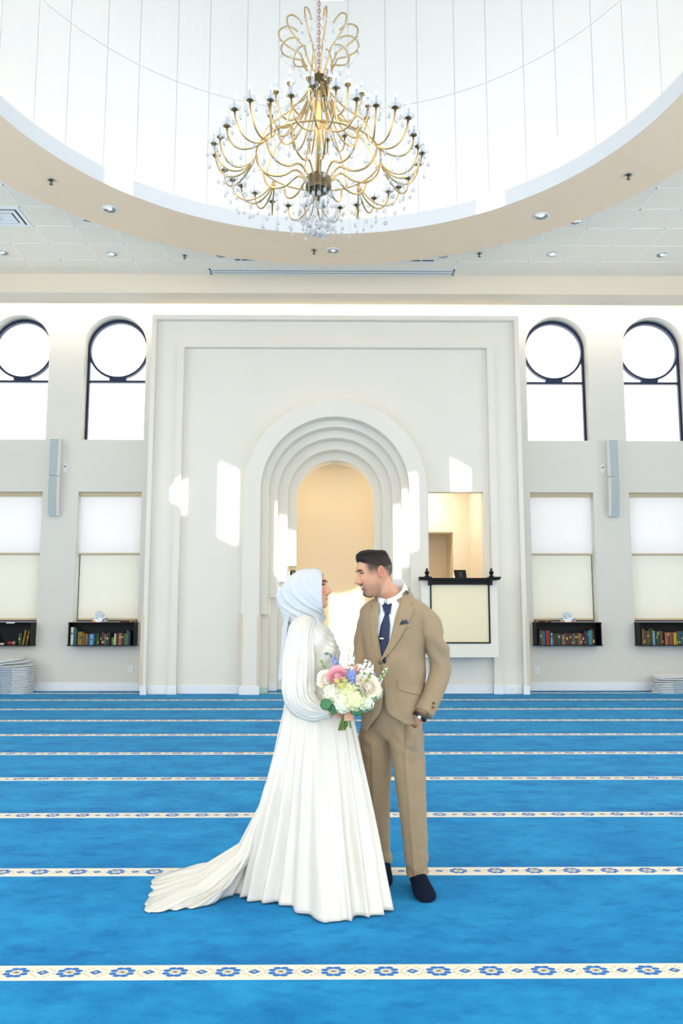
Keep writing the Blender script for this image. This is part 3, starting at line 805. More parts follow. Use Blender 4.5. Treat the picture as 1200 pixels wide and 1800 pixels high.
fill_shelf(4, 5.575, [(0.036, 0.285, 'dull gold'), (0.026, 0.275, 'brown'), (0.032, 0.25, 'brown'), (0.036, 0.25, 'olive'), (0.028, 0.29, 'olive'), (0.018, 0.24, 'black'), (0.026, 0.285, 'dull gold'), (0.036, 0.25, 'light blue'), 0.02, (0.022, 0.245, 'green'), (0.036, 0.25, 'teal'), 0.01, (0.040, 0.25, 'rust'), (0.022, 0.24, 'dark green'), 0.026, (0.054, 0.225, 'salmon'), (0.034, 0.23, 'brown'), (0.066, 0.23, 'rust'), 0.006, (0.050, 0.22, 'yellow'), (0.034, 0.24, 'rust'), (0.046, 0.245, 'teal'), (0.046, 0.245, 'teal'), (0.046, 0.245, 'teal'), 0.01, (0.04, 0.25, 'maroon')])
g1 = 'books in the ' + SNAME[1]
book(-5.665, 0.034, 0.20, 'green', 'upright green book standing near the right end of the leftmost black shelf', g1)
book(-5.630, 0.028, 0.21, 'charcoal', 'upright charcoal book beside the green one in the leftmost black shelf', g1)
book(-5.60, 0.030, 0.27, 'gold', 'gold book leaning right in the leftmost black shelf', g1, tilt=0.16)
book(-5.535, 0.028, 0.265, 'dull gold', 'rightmost dull gold book leaning in the leftmost black shelf', g1, tilt=0.16)
book(-6.10, 0.045, 0.25, 'light blue', 'light blue book leaning left in the leftmost black shelf', g1, tilt=-0.35)
t = thing('paper_roll', 'red cylindrical can lying in the leftmost black shelf', 'can', (-5.86, 14.58, SZ0 + 0.018 + 0.032))
o = MB().lathe([(0.0, 0), (0.032, 0), (0.032, 0.085), (0.0, 0.085)], 18).build('can_body', mat('can_red', (150, 30, 44), 0.4), t, smooth=False); o.rotation_euler = (0, PI / 2, 0)
o = MB().lathe([(0.0, 0.085), (0.033, 0.085), (0.033, 0.125), (0.0, 0.125)], 18).build('can_lid', mat('can_tan', (150, 138, 122), 0.4), t); o.rotation_euler = (0, PI / 2, 0)
t = thing('small_box', 'small white oval soap-like case in the leftmost black shelf', 'case', (-5.965, 14.56, SZ0 + 0.018))
MB().lathe([(0.0, 0), (0.034, 0.0), (0.04, 0.012), (0.034, 0.03), (0.012, 0.036), (0.0, 0.036)], 20).build('case_body', mat('case_cream', (226, 220, 204), 0.5), t, smooth=True)
MB().lathe([(0.0412, 0.015), (0.0412, 0.018)], 20).build('seam', M_GAP, t)
# flat red-brown book on top of the two middle shelves, notice on the first
book(-3.86, 0.03, 0.24, 'brown', 'red-brown book lying flat on the black shelf left of the niche', 'flat books on top of the shelves', y=14.56, z=SZ1 + 0.031, d=0.13, flat=True)
book(3.70, 0.028, 0.24, 'brown', 'red-brown book lying flat on the black shelf right of the niche', 'flat books on top of the shelves', y=14.56, z=SZ1 + 0.029, d=0.13, flat=True)
t = thing('paper_notice', 'small white label strip on the front edge of the leftmost shelf', 'label strip', (-5.80, SY0 - 0.0075, SZ1 - 0.02))
MB().box(-0.075, 0.075, -0.0015, 0.0, 0, 0.02).build('strip', M_WHITEP, t)

# tissue boxes
def tissue_mat():
    m = bpy.data.materials.new('tissue_box_print'); m.use_nodes = True
    nt = m.node_tree; b = nt.nodes['Principled BSDF']; b.inputs['Roughness'].default_value = 0.5
    tc = nt.nodes.new('ShaderNodeTexCoord'); v = nt.nodes.new('ShaderNodeTexVoronoi'); v.inputs['Scale'].default_value = 22
    nt.links.new(tc.outputs['Object'], v.inputs['Vector'])
    r = nt.nodes.new('ShaderNodeValToRGB'); r.color_ramp.interpolation = 'CONSTANT'
    e = r.color_ramp.elements; e[0].position = 0; e[0].color = (*lin((238, 240, 240)), 1); e[1].position = 0.42; e[1].color = (*lin((120, 176, 220)), 1)
    for p, c in ((0.58, (240, 242, 242)), (0.72, (40, 150, 190)), (0.82, (226, 150, 70)), (0.9, (90, 120, 200))):
        k = e.new(p); k.color = (*lin(c), 1)
    sp = nt.nodes.new('ShaderNodeSeparateColor'); nt.links.new(v.outputs['Color'], sp.inputs[0]); nt.links.new(sp.outputs[0], r.inputs[0])
    nt.links.new(r.outputs[0], b.inputs['Base Color'])
    return m
M_TB = tissue_mat(); M_TIS = fabric_mat('tissue_paper', (226, 236, 242), 0.3)
rnd = random.Random(4)
for x, i, hh in ((-4.225, 2, 0.115), (4.245, 3, 0.10)):
    t = thing('tissue_box', 'patterned white and blue tissue box on the %s' % SNAME[i], 'tissue box', (x, 14.56, SZ1))
    MB().box(-0.125, 0.125, -0.055, 0.055, 0, 0.078).build('carton', M_TB, t, bevel=0.003)
    rows = []
    for k in range(9):
        f = k / 8.0
        r = 0.045 + 0.03 * math.sin(f * 2.4) - 0.03 * max(0, f - 0.7) * 3
        rows.append([((r * (1 + 0.22 * math.sin(5 * a + k * 0.5))) * math.cos(a) - 0.01 * f, 0.5 * r * (1 + 0.3 * math.cos(4 * a + k)) * math.sin(a), 0.078 + hh * f + 0.012 * f * math.sin(3 * a)) for a in [2 * PI * q / 24 for q in range(24)]])
    MB().grid(rows, close_u=True).build('tissue', M_TIS, t, smooth=True)

# ------------------------------------------------------------------ stacks of white floor seats
def seat_mesh():
    """legless floor seat: shallow rounded pan with a raised rim and a grip hole in its back part"""
    def rr(hw, hd, r, n=8):
        pts = []
        for cx, cy, a0 in ((hw - r, hd - r, 0), (-hw + r, hd - r, PI / 2), (-hw + r, -hd + r, PI), (hw - r, -hd + r, 1.5 * PI)):
            pts += [(cx + r * math.cos(a0 + PI / 2 * k / n), cy + r * math.sin(a0 + PI / 2 * k / n)) for k in range(n + 1)]
        return pts
    mb = MB()
    o = rr(0.265, 0.21, 0.13); i1 = rr(0.245, 0.19, 0.115)
    hole = rr(0.09, 0.035, 0.03, 5); hole = [(a, b + 0.10) for a, b in hole]
    plate(mb, i1, [hole], 0.004, 0.010, XY)
    rows = [[(a, b, 0.010) for a, b in i1], [(a * 1.03, b * 1.03, 0.017) for a, b in i1], [(a, b, 0.019) for a, b in o], [(a * 1.01, b * 1.01, 0.012) for a, b in o], [(a * 0.985, b * 0.98, 0.0) for a, b in o], [(a, b, 0.004) for a, b in i1]]
    mb.grid(rows, close_u=True)
    return mb.mesh('floor_seat')
seat_me = seat_mesh(); seat_me.materials.append(M_WHITEP)
rim_me = MB().box(-0.235, -0.005, -0.2125, -0.208, 0.003, 0.013).mesh('front_recess'); rim_me.materials.append(mat('seat_recess_blue_grey', (150, 178, 205), 0.5))
def stack(x, y, n, side, extra):
    for k in range(n):
        where = 'bottom' if k == 0 else '%s from the bottom' % ORD[k]
        t = thing('floor_seat', 'white plastic legless floor seat, %s of the %s stack' % (where, side), 'floor seat', (x + rnd.uniform(-.004, .004), y + rnd.uniform(-.003, .003), 0.0005 + 0.0272 * k), rnd.uniform(-.012, .012), 'white floor seats in the %s stack' % side)
        inst('seat_pan', seat_me, t, (0, 0, 0), (0, 0, 0), (1, 1, 1.0)); q = inst('front_recess', rim_me, t, (0 if x < 0 else 0.24, 0, 0), (0, 0, 0), (1, 1, 1.0))
        q['label'] = 'blue-grey front recess'
    z = 0.0005 + 0.0272 * n
    for k, (dx, dy, dz, rx, ry, rz, lab) in enumerate(extra):
        t = thing('floor_seat', lab, 'floor seat', (x + dx, y + dy, z + dz), 0, 'white floor seats in the %s stack' % side)
        t.rotation_euler = (rx, ry, rz)
        inst('seat_pan', seat_me, t, (0, 0, 0), (0, 0, 0), (1, 1, 1.0))
stack(-5.60, 14.38, 17, 'left', [(0.01, -0.0, 0.012, 0.03, -0.03, 0.05, 'white floor seat lying slightly askew on top of the left stack'), (-0.06, 0.0, 0.062, 0.05, -0.09, -0.1, 'white floor seat tilted up on the left stack, second from its top'), (-0.16, 0.0, 0.105, 0.06, -0.16, 0.15, 'topmost white floor seat of the left stack, steeply tilted')])
stack(5.94, 14.38, 7, 'right', [(0.02, 0.0, 0.008, 0.02, 0.02, -0.05, 'white floor seat askew above the neat part of the right stack'), (0.03, 0.0, 0.045, 0.02, 0.02, 0.06, 'white floor seat second from the top of the right stack'), (0.03, 0.0, 0.085, 0.04, -0.04, -0.04, 'topmost white floor seat of the right stack')])
# ------------------------------------------------------------------ chandelier
M_CRYS = clear_mat('crystal', (0.95, 0.96, 0.96), 0.30, 0.30, (0.74, 0.77, 0.80), 0.05)
M_BOB = clear_mat('bobeche_glass', (0.95, 0.96, 0.96), 0.12, 0.10, (0.95, 0.95, 0.95), 0.08)
M_DGOLD = mat('dark_bronze_hub', (96, 82, 52), 0.35, metal=0.9)
M_PGOLD = mat('pale_gold_glass_arm', (186, 160, 112), 0.3, metal=0.8)
M_CANDLE = mat('candle_sleeve', (184, 196, 218), 0.4)
M_FLAME = mat('flame_bulb', (255, 244, 214), 0.2, emit=(1.0, 0.86, 0.58), es=0.9)
M_CHAIN = mat('chain_rose_brass', (176, 128, 116), 0.4, metal=0.6)
CXc, CYc, CZ0 = -0.16, 7.45, 5.10
ch = thing('chandelier', 'large tiered gold and crystal chandelier hanging in the round dome', 'chandelier', (CXc, CYc, CZ0))
def rz(r, z, a): return (r * math.cos(a), r * math.sin(a), z - CZ0)
def bez(P, n):
    out = []
    for k in range(n + 1):
        t = k / n; u = 1 - t
        out.append(tuple(u ** 3 * P[0][i] + 3 * u * u * t * P[1][i] + 3 * u * t * t * P[2][i] + t ** 3 * P[3][i] for i in range(len(P[0]))))
    return out
def spline(P, n=4):
    out = []
    Q = [P[0]] + list(P) + [P[-1]]
    for i in range(1, len(Q) - 2):
        for k in range(n):
            t = k / n
            out.append(tuple(0.5 * (2 * Q[i][j] + (Q[i + 1][j] - Q[i - 1][j]) * t + (2 * Q[i - 1][j] - 5 * Q[i][j] + 4 * Q[i + 1][j] - Q[i + 2][j]) * t * t + (3 * Q[i][j] - Q[i - 1][j] - 3 * Q[i + 1][j] + Q[i + 2][j]) * t ** 3) for j in range(len(P[0]))))
    out.append(tuple(P[-1]))
    return out
# chain, column, hubs, ring
mb = MB()
z = 6.84
k = 0
while z < 13.9:
    pts = [((0.014 * math.cos(a)) if k % 2 else 0, 0 if k % 2 else 0.014 * math.cos(a), z - CZ0 + 0.026 * math.sin(a)) for a in [2 * PI * q / 10 for q in range(10)]]
    mb.tube(pts, 0.0045, 5, closed=True); z += 0.040; k += 1
mb.build('chain', M_CHAIN, ch)
MB().tube([(0, 0, 6.80 - CZ0), (0, 0, 13.9 - CZ0)], 0.004, 6).build('cable', M_CHAIN, ch)
MB().lathe([(0.0, 5.60), (0.030, 5.60), (0.030, 6.60), (0.045, 6.62), (0.045, 6.64), (0.0, 6.64)], 16, (0, 0, -CZ0)).build('column', M_GOLD, ch, smooth=True)
MB().lathe([(0, 6.62), (0.085, 6.62), (0.095, 6.64), (0.095, 6.75), (0.08, 6.78), (0.03, 6.80), (0.02, 6.84), (0, 6.84)], 20, (0, 0, -CZ0)).build('upper_hub', M_DGOLD, ch)
MB().lathe([(0, 5.46), (0.015, 5.47), (0.02, 5.51), (0.07, 5.54), (0.115, 5.57), (0.128, 5.60), (0.128, 5.69), (0.115, 5.71), (0.04, 5.72), (0, 5.72)], 24, (0, 0, -CZ0)).build('lower_hub', M_DGOLD, ch)
MB().tube([rz(0.62, 5.91, 2 * PI * q / 64) for q in range(64)], 0.009, 6, closed=True).build('ring', M_GOLD, ch, smooth=True)
# basket arms from the lower hub up to the ring
P = spline([(0.11, 5.67), (0.19, 5.755), (0.25, 5.765), (0.36, 5.70), (0.49, 5.70), (0.585, 5.78), (0.62, 5.91)], 5)
am = MB().tube([(r, 0, zz - CZ0) for r, zz in P], 0.0105, 7).mesh('basket_arm'); am.materials.append(M_GOLD); am.polygons.foreach_set('use_smooth', [True] * len(am.polygons))
for q in range(12): inst('basket_arm', am, ch, rot=(0, 0, 2 * PI * q / 12 + 0.13))
# struts from the ring in to the upper hub
P = spline([(0.62, 5.91), (0.52, 6.14), (0.30, 6.36), (0.15, 6.55), (0.09, 6.68)], 5)
am = MB().tube([(r, 0, zz - CZ0) for r, zz in P], 0.008, 6).mesh('upper_strut'); am.materials.append(M_PGOLD); am.polygons.foreach_set('use_smooth', [True] * len(am.polygons))
for q in range(8): inst('upper_strut', am, ch, rot=(0, 0, 2 * PI * q / 8 + 0.3))
# candle arms
cup_me = MB().lathe([(0.0, -0.028), (0.010, -0.026), (0.012, -0.014), (0.030, -0.006), (0.032, 0.0), (0.0, 0.0)], 12).mesh('candle_cup'); cup_me.materials.append(M_DGOLD)
bob_me = MB().lathe([(0.016, 0.0), (0.050, 0.004), (0.062, 0.018), (0.060, 0.019), (0.048, 0.007), (0.016, 0.004)], 12).mesh('bobeche'); bob_me.materials.append(M_BOB)
can_me = MB().lathe([(0.0, 0.0), (0.0125, 0.0), (0.0125, 0.095), (0.0, 0.095)], 10).mesh('candle_sleeve'); can_me.materials.append(M_CANDLE)
fl_me = MB().lathe([(0.006, 0.095), (0.011, 0.108), (0.012, 0.118), (0.007, 0.138), (0.0, 0.155)], 8).mesh('flame_bulb'); fl_me.materials.append(M_FLAME)
dr_me = MB().lathe([(0.0, 0.0), (0.011, -0.018), (0.0165, -0.036), (0.010, -0.050), (0.0, -0.058)], 6).mesh('crystal_drop'); dr_me.materials.append(M_CRYS)
for m_ in (cup_me, bob_me, can_me, fl_me): m_.polygons.foreach_set('use_smooth', [True] * len(m_.polygons))
beads = MB()
def bead(p, r=0.0065):
    x, y, z = p
    beads.add([(x, y, z + r), (x + r, y, z), (x, y + r, z), (x - r, y, z), (x, y - r, z), (x, y, z - r)], [(0, 1, 2), (0, 2, 3), (0, 3, 4), (0, 4, 1), (5, 2, 1), (5, 3, 2), (5, 4, 3), (5, 1, 4)])
def strand(a, b, sag, n=14, r=0.006):
    for k in range(n + 1):
        t = k / n
        bead((a[0] + (b[0] - a[0]) * t, a[1] + (b[1] - a[1]) * t, a[2] + (b[2] - a[2]) * t - sag * 4 * t * (1 - t)), r)
rc = random.Random(11)
drops = []
def drop(p, ln, s=1.0):
    for k in range(int(ln / 0.014)): bead((p[0], p[1], p[2] - 0.007 - 0.014 * k), 0.0048)
    drops.append(((p[0], p[1], p[2] - ln), s))
def candle_arm(am, a, end, droptab, scale=1.0):
    arm = inst('candle_arm', am, ch, rot=(0, 0, a))
    e = (end[0], 0, end[1] - CZ0)
    for nm, me_ in (('candle_cup', cup_me), ('bobeche', bob_me), ('candle_sleeve', can_me), ('flame_bulb', fl_me)):
        inst(nm, me_, arm, e, (0, 0, rc.uniform(0, 1)), (scale,) * 3)
    for da, ln in droptab:
        px = end[0] * math.cos(a) + 0.06 * math.cos(a + da); py = end[0] * math.sin(a) + 0.06 * math.sin(a + da)
        drop((px, py, e[2] + 0.012), ln)
arms = []
for fan in (-1.5, -0.5, 0.5, 1.5):
    re = 1.03 - 0.035 * abs(abs(fan) - 0.5); ze = 5.93 + (0.025 if abs(fan) < 1 else -0.02)
    da = fan * (2 * PI / 32)
    s = (0.62 * math.cos(-da * 0.95), 0.62 * math.sin(-da * 0.95), 5.90 - CZ0)
    c1 = (0.72, s[1] * 0.9, 5.67 - CZ0); c2 = (0.97, 0, 5.58 - CZ0 + (0.03 if abs(fan) < 1 else 0)); e = (re, 0, ze - CZ0 - 0.025)
    m_ = MB().tube(bez([s, c1, c2, e], 14), 0.009, 7).mesh('candle_arm'); m_.materials.append(M_GOLD if abs(fan) < 1 else M_PGOLD)
    m_.polygons.foreach_set('use_smooth', [True] * len(m_.polygons)); arms.append((m_, fan, re, ze))
for q in range(8):
    for m_, fan, re, ze in arms:
        candle_arm(m_, 2 * PI * q / 8 + fan * 2 * PI / 32 + 0.07, (re, ze), ((0.0, 0.10), (2.1, 0.07), (-2.1, 0.07)))
m2 = MB().tube(bez([(0.09, 0, 6.68 - CZ0), (0.16, 0, 6.12 - CZ0), (0.49, 0, 6.05 - CZ0), (0.50, 0, 6.395 - CZ0)], 14), 0.0095, 7).mesh('candle_arm'); m2.materials.append(M_PGOLD); m2.polygons.foreach_set('use_smooth', [True] * len(m2.polygons))
for q in range(16): candle_arm(m2, 2 * PI * q / 16 + 0.22, (0.50, 6.42), ((0.0, 0.09), (2.6, 0.06)), 0.95)
# crown of scrolls above the upper hub
P = spline([(0.058, 6.760), (0.112, 6.858), (0.160, 6.942), (0.179, 6.991), (0.199, 7.022), (0.291, 7.061), (0.388, 7.131), (0.412, 7.222), (0.349, 7.288), (0.272, 7.288), (0.218, 7.253)], 4)
cm = MB().tube([(r, 0, zz - CZ0) for r, zz in P], 0.0085, 6).mesh('crown_scroll'); cm.materials.append(M_PGOLD); cm.polygons.foreach_set('use_smooth', [True] * len(cm.polygons))
for q in range(12):
    a = 2 * PI * q / 12 + 0.2
    inst('crown_scroll', cm, ch, rot=(0, 0, a))
    for r, zz in ((0.41, 7.208), (0.22, 7.250), (0.29, 7.054)):
        p = rz(r, zz - 0.012, a); drop(p, 0.05, 0.9)
    strand(rz(0.41, 7.17, a), rz(0.41, 7.17, a + 2 * PI / 12), 0.08, 16)
    for i in range(4, len(P), 5): bead(rz(P[i][0], P[i][1], a), 0.014)
# strands: ring to outer cups, hub to ring, hub skirt
for q in range(32):
    a = 2 * PI * q / 32 + 0.165
    strand(rz(1.02, 5.93, a), rz(1.02, 5.93, a + 2 * PI / 32), 0.06, 10, 0.0055)
    p = rz(0.84, 5.68, a + 0.02); drop(p, 0.10 + 0.04 * (q % 3), 1.0)
    drop(rz(0.93, 5.74, a - 0.03), 0.13 + 0.03 * (q % 2), 1.0); drop(rz(0.74, 5.72, a + 0.08), 0.16, 1.0)
    if q % 2 == 0: strand(rz(0.62, 5.9, a), rz(1.0, 5.9, a), 0.10, 18, 0.0055)
for q in range(16):
    a = 2 * PI * q / 16 + 0.1
    strand(rz(0.62, 5.9, a), rz(0.62, 5.9, a + 2 * PI / 16), 0.07, 12, 0.006)
    strand(rz(0.18, 5.66, a), rz(0.62, 5.89, a), 0.08, 22, 0.006)
    strand(rz(0.50, 6.42, a), rz(0.62, 5.91, a), 0.05, 14, 0.0055)
    p = rz(0.42, 5.69, a + 0.05); drop(p, 0.16 + 0.05 * (q % 2), 1.05)
for r, n, z0, ln in ((0.19, 20, 5.70, 0.34), (0.132, 14, 5.71, 0.16), (0.15, 16, 5.56, 0.30), (0.11, 12, 5.54, 0.30), (0.065, 8, 5.52, 0.36), (0.03, 4, 5.50, 0.30)):
    for q in range(n):
        a = 2 * PI * q / n + r * 9
        drop(rz(r, z0, a), ln + rc.uniform(-.04, .05), 1.15)
b = beads.build('bead_strands', M_CRYS, ch); b['kind'] = 'stuff'
drops.sort(key=lambda d: (d[0][1], -d[0][2]))
extra = MB()
for k, (p, s) in enumerate(drops):
    if k < 296: inst('crystal_drop', dr_me, ch, p, (0, 0, rc.uniform(0, 1)), (s, s, s))
    else:
        extra.add([(p[0] + s * v.co.x, p[1] + s * v.co.y, p[2] + s * v.co.z) for v in dr_me.vertices], [tuple(f.vertices) for f in dr_me.polygons])
if extra.v:
    q = extra.build('crystal_drops', M_CRYS, ch); q['kind'] = 'stuff'
# ------------------------------------------------------------------ people: shared tools
CAMR = None
def W(u, v, Y):
    """world point at depth Y behind drawing point (u, v) of the 1200 x 1800 sketch"""
    p, yw = 0.1248, 0.0094
    f = Vector((math.sin(yw) * math.cos(p), math.cos(yw) * math.cos(p), math.sin(p)))
    r = Vector((math.cos(yw), -math.sin(yw), 0)); up = r.cross(f)
    d = r * ((u - 600) / 1400.0) + up * ((900 - v) / 1400.0) + f
    return Vector((0, 0, 1.42)) + d * (Y / d.y)
interp = lambda x, xs, ys: float(np.interp(x, xs, ys))
def smooth01(x): x = min(1, max(0, x)); return x * x * (3 - 2 * x)
G = lambda d, s: math.exp(-(d / s) ** 2)

def attr_mat(name, rough=0.5, sss=0.0, spec=0.4, bump=0.0, bump_scale=150):
    m = mat(name, (255, 255, 255), rough, spec=spec, sss=sss, bump=bump, bump_scale=bump_scale)
    nt = m.node_tree
    a = nt.nodes.new('ShaderNodeAttribute'); a.attribute_name = 'tint'
    nt.links.new(a.outputs['Color'], nt.nodes['Principled BSDF'].inputs['Base Color'])
    return m
def set_tint(me, cols):
    at = me.color_attributes.new('tint', 'FLOAT_COLOR', 'POINT')
    at.data.foreach_set('color', np.asarray(cols, dtype=np.float32).ravel())

HZ = [0.118, 0.112, 0.100, 0.080, 0.055, 0.030, 0.010, -0.010, -0.030, -0.050, -0.070, -0.088, -0.102, -0.112, -0.117][::-1]
HW = [0.003, 0.030, 0.050, 0.064, 0.073, 0.0765, 0.077, 0.0755, 0.071, 0.065, 0.057, 0.047, 0.036, 0.021, 0.004][::-1]
HF = [-0.010, 0.022, 0.050, 0.074, 0.087, 0.0905, 0.0885, 0.0890, 0.0895, 0.0880, 0.0850, 0.0830, 0.0770, 0.0620, 0.045][::-1]
HB = [-0.030, -0.060, -0.080, -0.094, -0.102, -0.104, -0.101, -0.094, -0.082, -0.066, -0.048, -0.030, -0.010, 0.010, 0.030][::-1]
NZ = [-0.042, -0.036, -0.029, -0.021, -0.013, 0.0, 0.014, 0.027, 0.036]
NA = [0.0, 0.005, 0.020, 0.0305, 0.0285, 0.0195, 0.0095, 0.0020, 0.0]
def head_relief(x, z, s):
    """features of the face as forward relief; s: options of the person"""
    ax = abs(x)
    d = interp(z, NZ, NA) * s.get('nose', 1.0) * G(x, interp(z, [-0.03, 0.03], [0.0115, 0.0065]))
    d += 0.009 * G(ax - 0.0125, 0.0055) * G(z + 0.0245, 0.0065)
    d += 0.0045 * G(z - 0.043, 0.009) * G(ax - 0.024, 0.022)
    d -= 0.0115 * G(ax - 0.031, 0.0145) * G(z - 0.022, 0.011)
    d += 0.0070 * G(ax - 0.031, 0.0115) * G(z - 0.0185, 0.0075)
    d += 0.0070 * G(ax - 0.041, 0.017) * G(z + 0.014, 0.016)
    d -= 0.0035 * G(ax - (0.026 + max(0, -0.025 - z) * 0.22), 0.0045) * smooth01((z + 0.062) / 0.012) * smooth01((-0.020 - z) / 0.01)
    zm = -0.0505 + 9.0 * x * x
    d += 0.0065 * G(z - zm - 0.0065, 0.0042) * G(x, 0.019)
    d += 0.0065 * G(z - zm + 0.0085, 0.0048) * G(x, 0.017)
    d -= 0.0050 * G(z - zm, 0.0034) * G(x / 0.026, 1.0) 
    d -= 0.0030 * G(z + 0.072, 0.006) * G(x, 0.022)
    d += 0.0085 * s.get('chin', 1.0) * G(z + 0.093, 0.012) * G(x, 0.019)
    return d
def head_rows(s, nz=104, nt=128):
    rows = []
    for i in range(nz):
        t = i / (nz - 1)
        z = -0.117 + 0.235 * (t if 0.04 < t < 0.96 else t)
        w = interp(z, HZ, HW); yf = interp(z, HZ, HF); yb = interp(z, HZ, HB); c = 0.5 * (yf + yb) + 0.004
        row = []
        for k in range(nt):
            th = 2 * PI * k / nt
            sn, cs = math.sin(th), math.cos(th)
            x = w * math.copysign(abs(sn) ** 0.92, sn)
            if cs > 0:
                y = c + (yf - c) * cs ** 0.82
                y += head_relief(x, z, s) * smooth01(cs * 1.9)
            else: y = c + (c - yb) * cs
            row.append((x, y, z))
        rows.append(row)
    return rows
def ear_parts(mb, sx):
    P = []
    for k in range(15):
        a = math.radians(-75 + 300 * k / 14)
        P.append((sx * (0.082 + 0.006 * math.sin(a * 0.5) ** 2), -0.014 - 0.0165 * math.cos(a + 0.15) - 0.004 * math.sin(a), 0.006 + 0.030 * math.sin(a) * (0.92 if math.sin(a) > 0 else 1.0)))
    mb.tube(P, 0.0045, 8)
    rows = []
    for k in range(7):
        f = -1 + 2 * k / 6; rr = math.sqrt(max(0.02, 1 - f * f))
        rows.append([(sx * (0.076 + 0.0045 * math.cos(q)), -0.013 + 0.015 * rr * math.sin(q), 0.004 + 0.029 * f) for q in [2 * PI * j / 10 for j in range(10)]])
    mb.loft(rows)
    mb.tube([(sx * 0.079, -0.006, -0.014), (sx * 0.081, -0.004, -0.022), (sx * 0.078, -0.003, -0.027)], [0.005, 0.007, 0.004], 8)
    mb.tube([(sx * 0.081, -0.018, 0.024), (sx * 0.083, -0.014, 0.008), (sx * 0.082, -0.012, -0.010)], [0.0025, 0.0035, 0.003], 6)

def remeshed(mb, voxel, smooth_it=2):
    me = bpy.data.meshes.new('tmp'); me.from_pydata(mb.v, [], mb.f); me.update()
    bm = bmesh.new(); bm.from_mesh(me); bmesh.ops.recalc_face_normals(bm, faces=bm.faces); bm.to_mesh(me); bm.free()
    o = bpy.data.objects.new('tmp', me); col.objects.link(o)
    r = o.modifiers.new('r', 'REMESH'); r.mode = 'VOXEL'; r.voxel_size = voxel
    if smooth_it:
        q = o.modifiers.new('s', 'SMOOTH'); q.factor = 0.5; q.iterations = smooth_it
    dg = bpy.context.evaluated_depsgraph_get()
    out = bpy.data.meshes.new_from_object(o.evaluated_get(dg))
    bpy.data.objects.remove(o); bpy.data.meshes.remove(me)
    out.polygons.foreach_set('use_smooth', [True] * len(out.polygons))
    return out
def coords(me):
    a = np.empty(len(me.vertices) * 3, dtype=np.float32); me.vertices.foreach_get('co', a); return a.reshape(-1, 3)

def head_matrix(c, face, pitch, roll, sc):
    al = math.atan2(-face[0], face[1])
    return Matrix.Translation(c) @ Matrix.Rotation(al, 4, 'Z') @ Matrix.Rotation(-pitch, 4, 'X') @ Matrix.Rotation(roll, 4, 'Y') @ Matrix.Scale(sc, 4)

class Head:
    def __init__(self, s, M):
        self.s = s; self.M = M
        self.rows = head_rows(s)
        mb = MB().loft(self.rows)
        me = mb.mesh('h'); bm = bmesh.new(); bm.from_mesh(me)
        self.bvh = BVHTree.FromBMesh(bm); bm.free(); bpy.data.meshes.remove(me)
    def local(self, x, z, off=0.0):
        h = self.bvh.ray_cast(Vector((x, 0.4, z)), Vector((0, -1, 0)))
        p, n = (h[0], h[1]) if h[0] is not None else (Vector((x, 0, z)), Vector((0, 1, 0)))
        if n.y < 0: n = -n
        return p + n * off
    def at(self, x, z, off=0.0): return self.M @ self.local(x, z, off)
    def strip(self, pts, rad, off):
        return [self.at(x, z, off) for x, z in pts], rad
    def add_to(self, mb, ears=True):
        e = MB().loft(self.rows)
        if ears: ear_parts(e, -1); ear_parts(e, 1)
        mb.add([self.M @ Vector(p) for p in e.v], e.f)

def face_features(hd, root, lash_col, brow_pts, iris=(70, 44, 28), open_=0.0045, lash_r=0.0016, brow_r=0.0026):
    M_LASH = mat('lash_and_brow_hair', lash_col, 0.6)
    M_EYE = mat('eye_white', (232, 226, 222), 0.2); M_IRIS = mat('iris_brown', iris, 0.15)
    for sx in (-1, 1):
        P = [hd.at(sx * x, z, -0.0008) for x, z in brow_pts]
        n = len(P)
        MB().tube(P, [brow_r * (0.55 + 0.9 * math.sin(PI * min(1, (k + 0.6) / n))) for k in range(n)], 7).build('eyebrow', M_LASH, root, smooth=True)
        # almond of the eye, iris, upper lid line
        N = 9
        up = [(0.0185 + 0.0255 * k / (N - 1), 0.0180 + open_ * math.sin(PI * k / (N - 1)) + 0.0012 * k / (N - 1)) for k in range(N)]
        lo = [(a, 0.0180 - open_ * 0.45 * math.sin(PI * k / (N - 1)) + 0.0012 * k / (N - 1)) for k, (a, b) in enumerate(up)]
        mb = MB().grid([[tuple(hd.at(sx * a, b, 0.0010)) for a, b in up], [tuple(hd.at(sx * a, b, 0.0014)) for a, b in lo]])
        mb.build('eye', M_EYE, root)
        ci = (0.0325, 0.0187)
        r = min(0.0052, open_ * 0.85)
        mb = MB().add([tuple(hd.at(sx * (ci[0] + 0.0052 * math.cos(a)), ci[1] + r * math.sin(a), 0.0019)) for a in [2 * PI * k / 12 for k in range(12)]], [tuple(range(12))])
        mb.build('iris', M_IRIS, root)
        ext = up + [(up[-1][0] + 0.004, up[-1][1] + 0.0012)]
        MB().tube([hd.at(sx * a, b + 0.0004, 0.0016) for a, b in ext], [lash_r * (0.5 + 0.9 * min(1, k / 4)) for k in range(len(ext))], 6).build('eyelash', M_LASH, root, smooth=True)

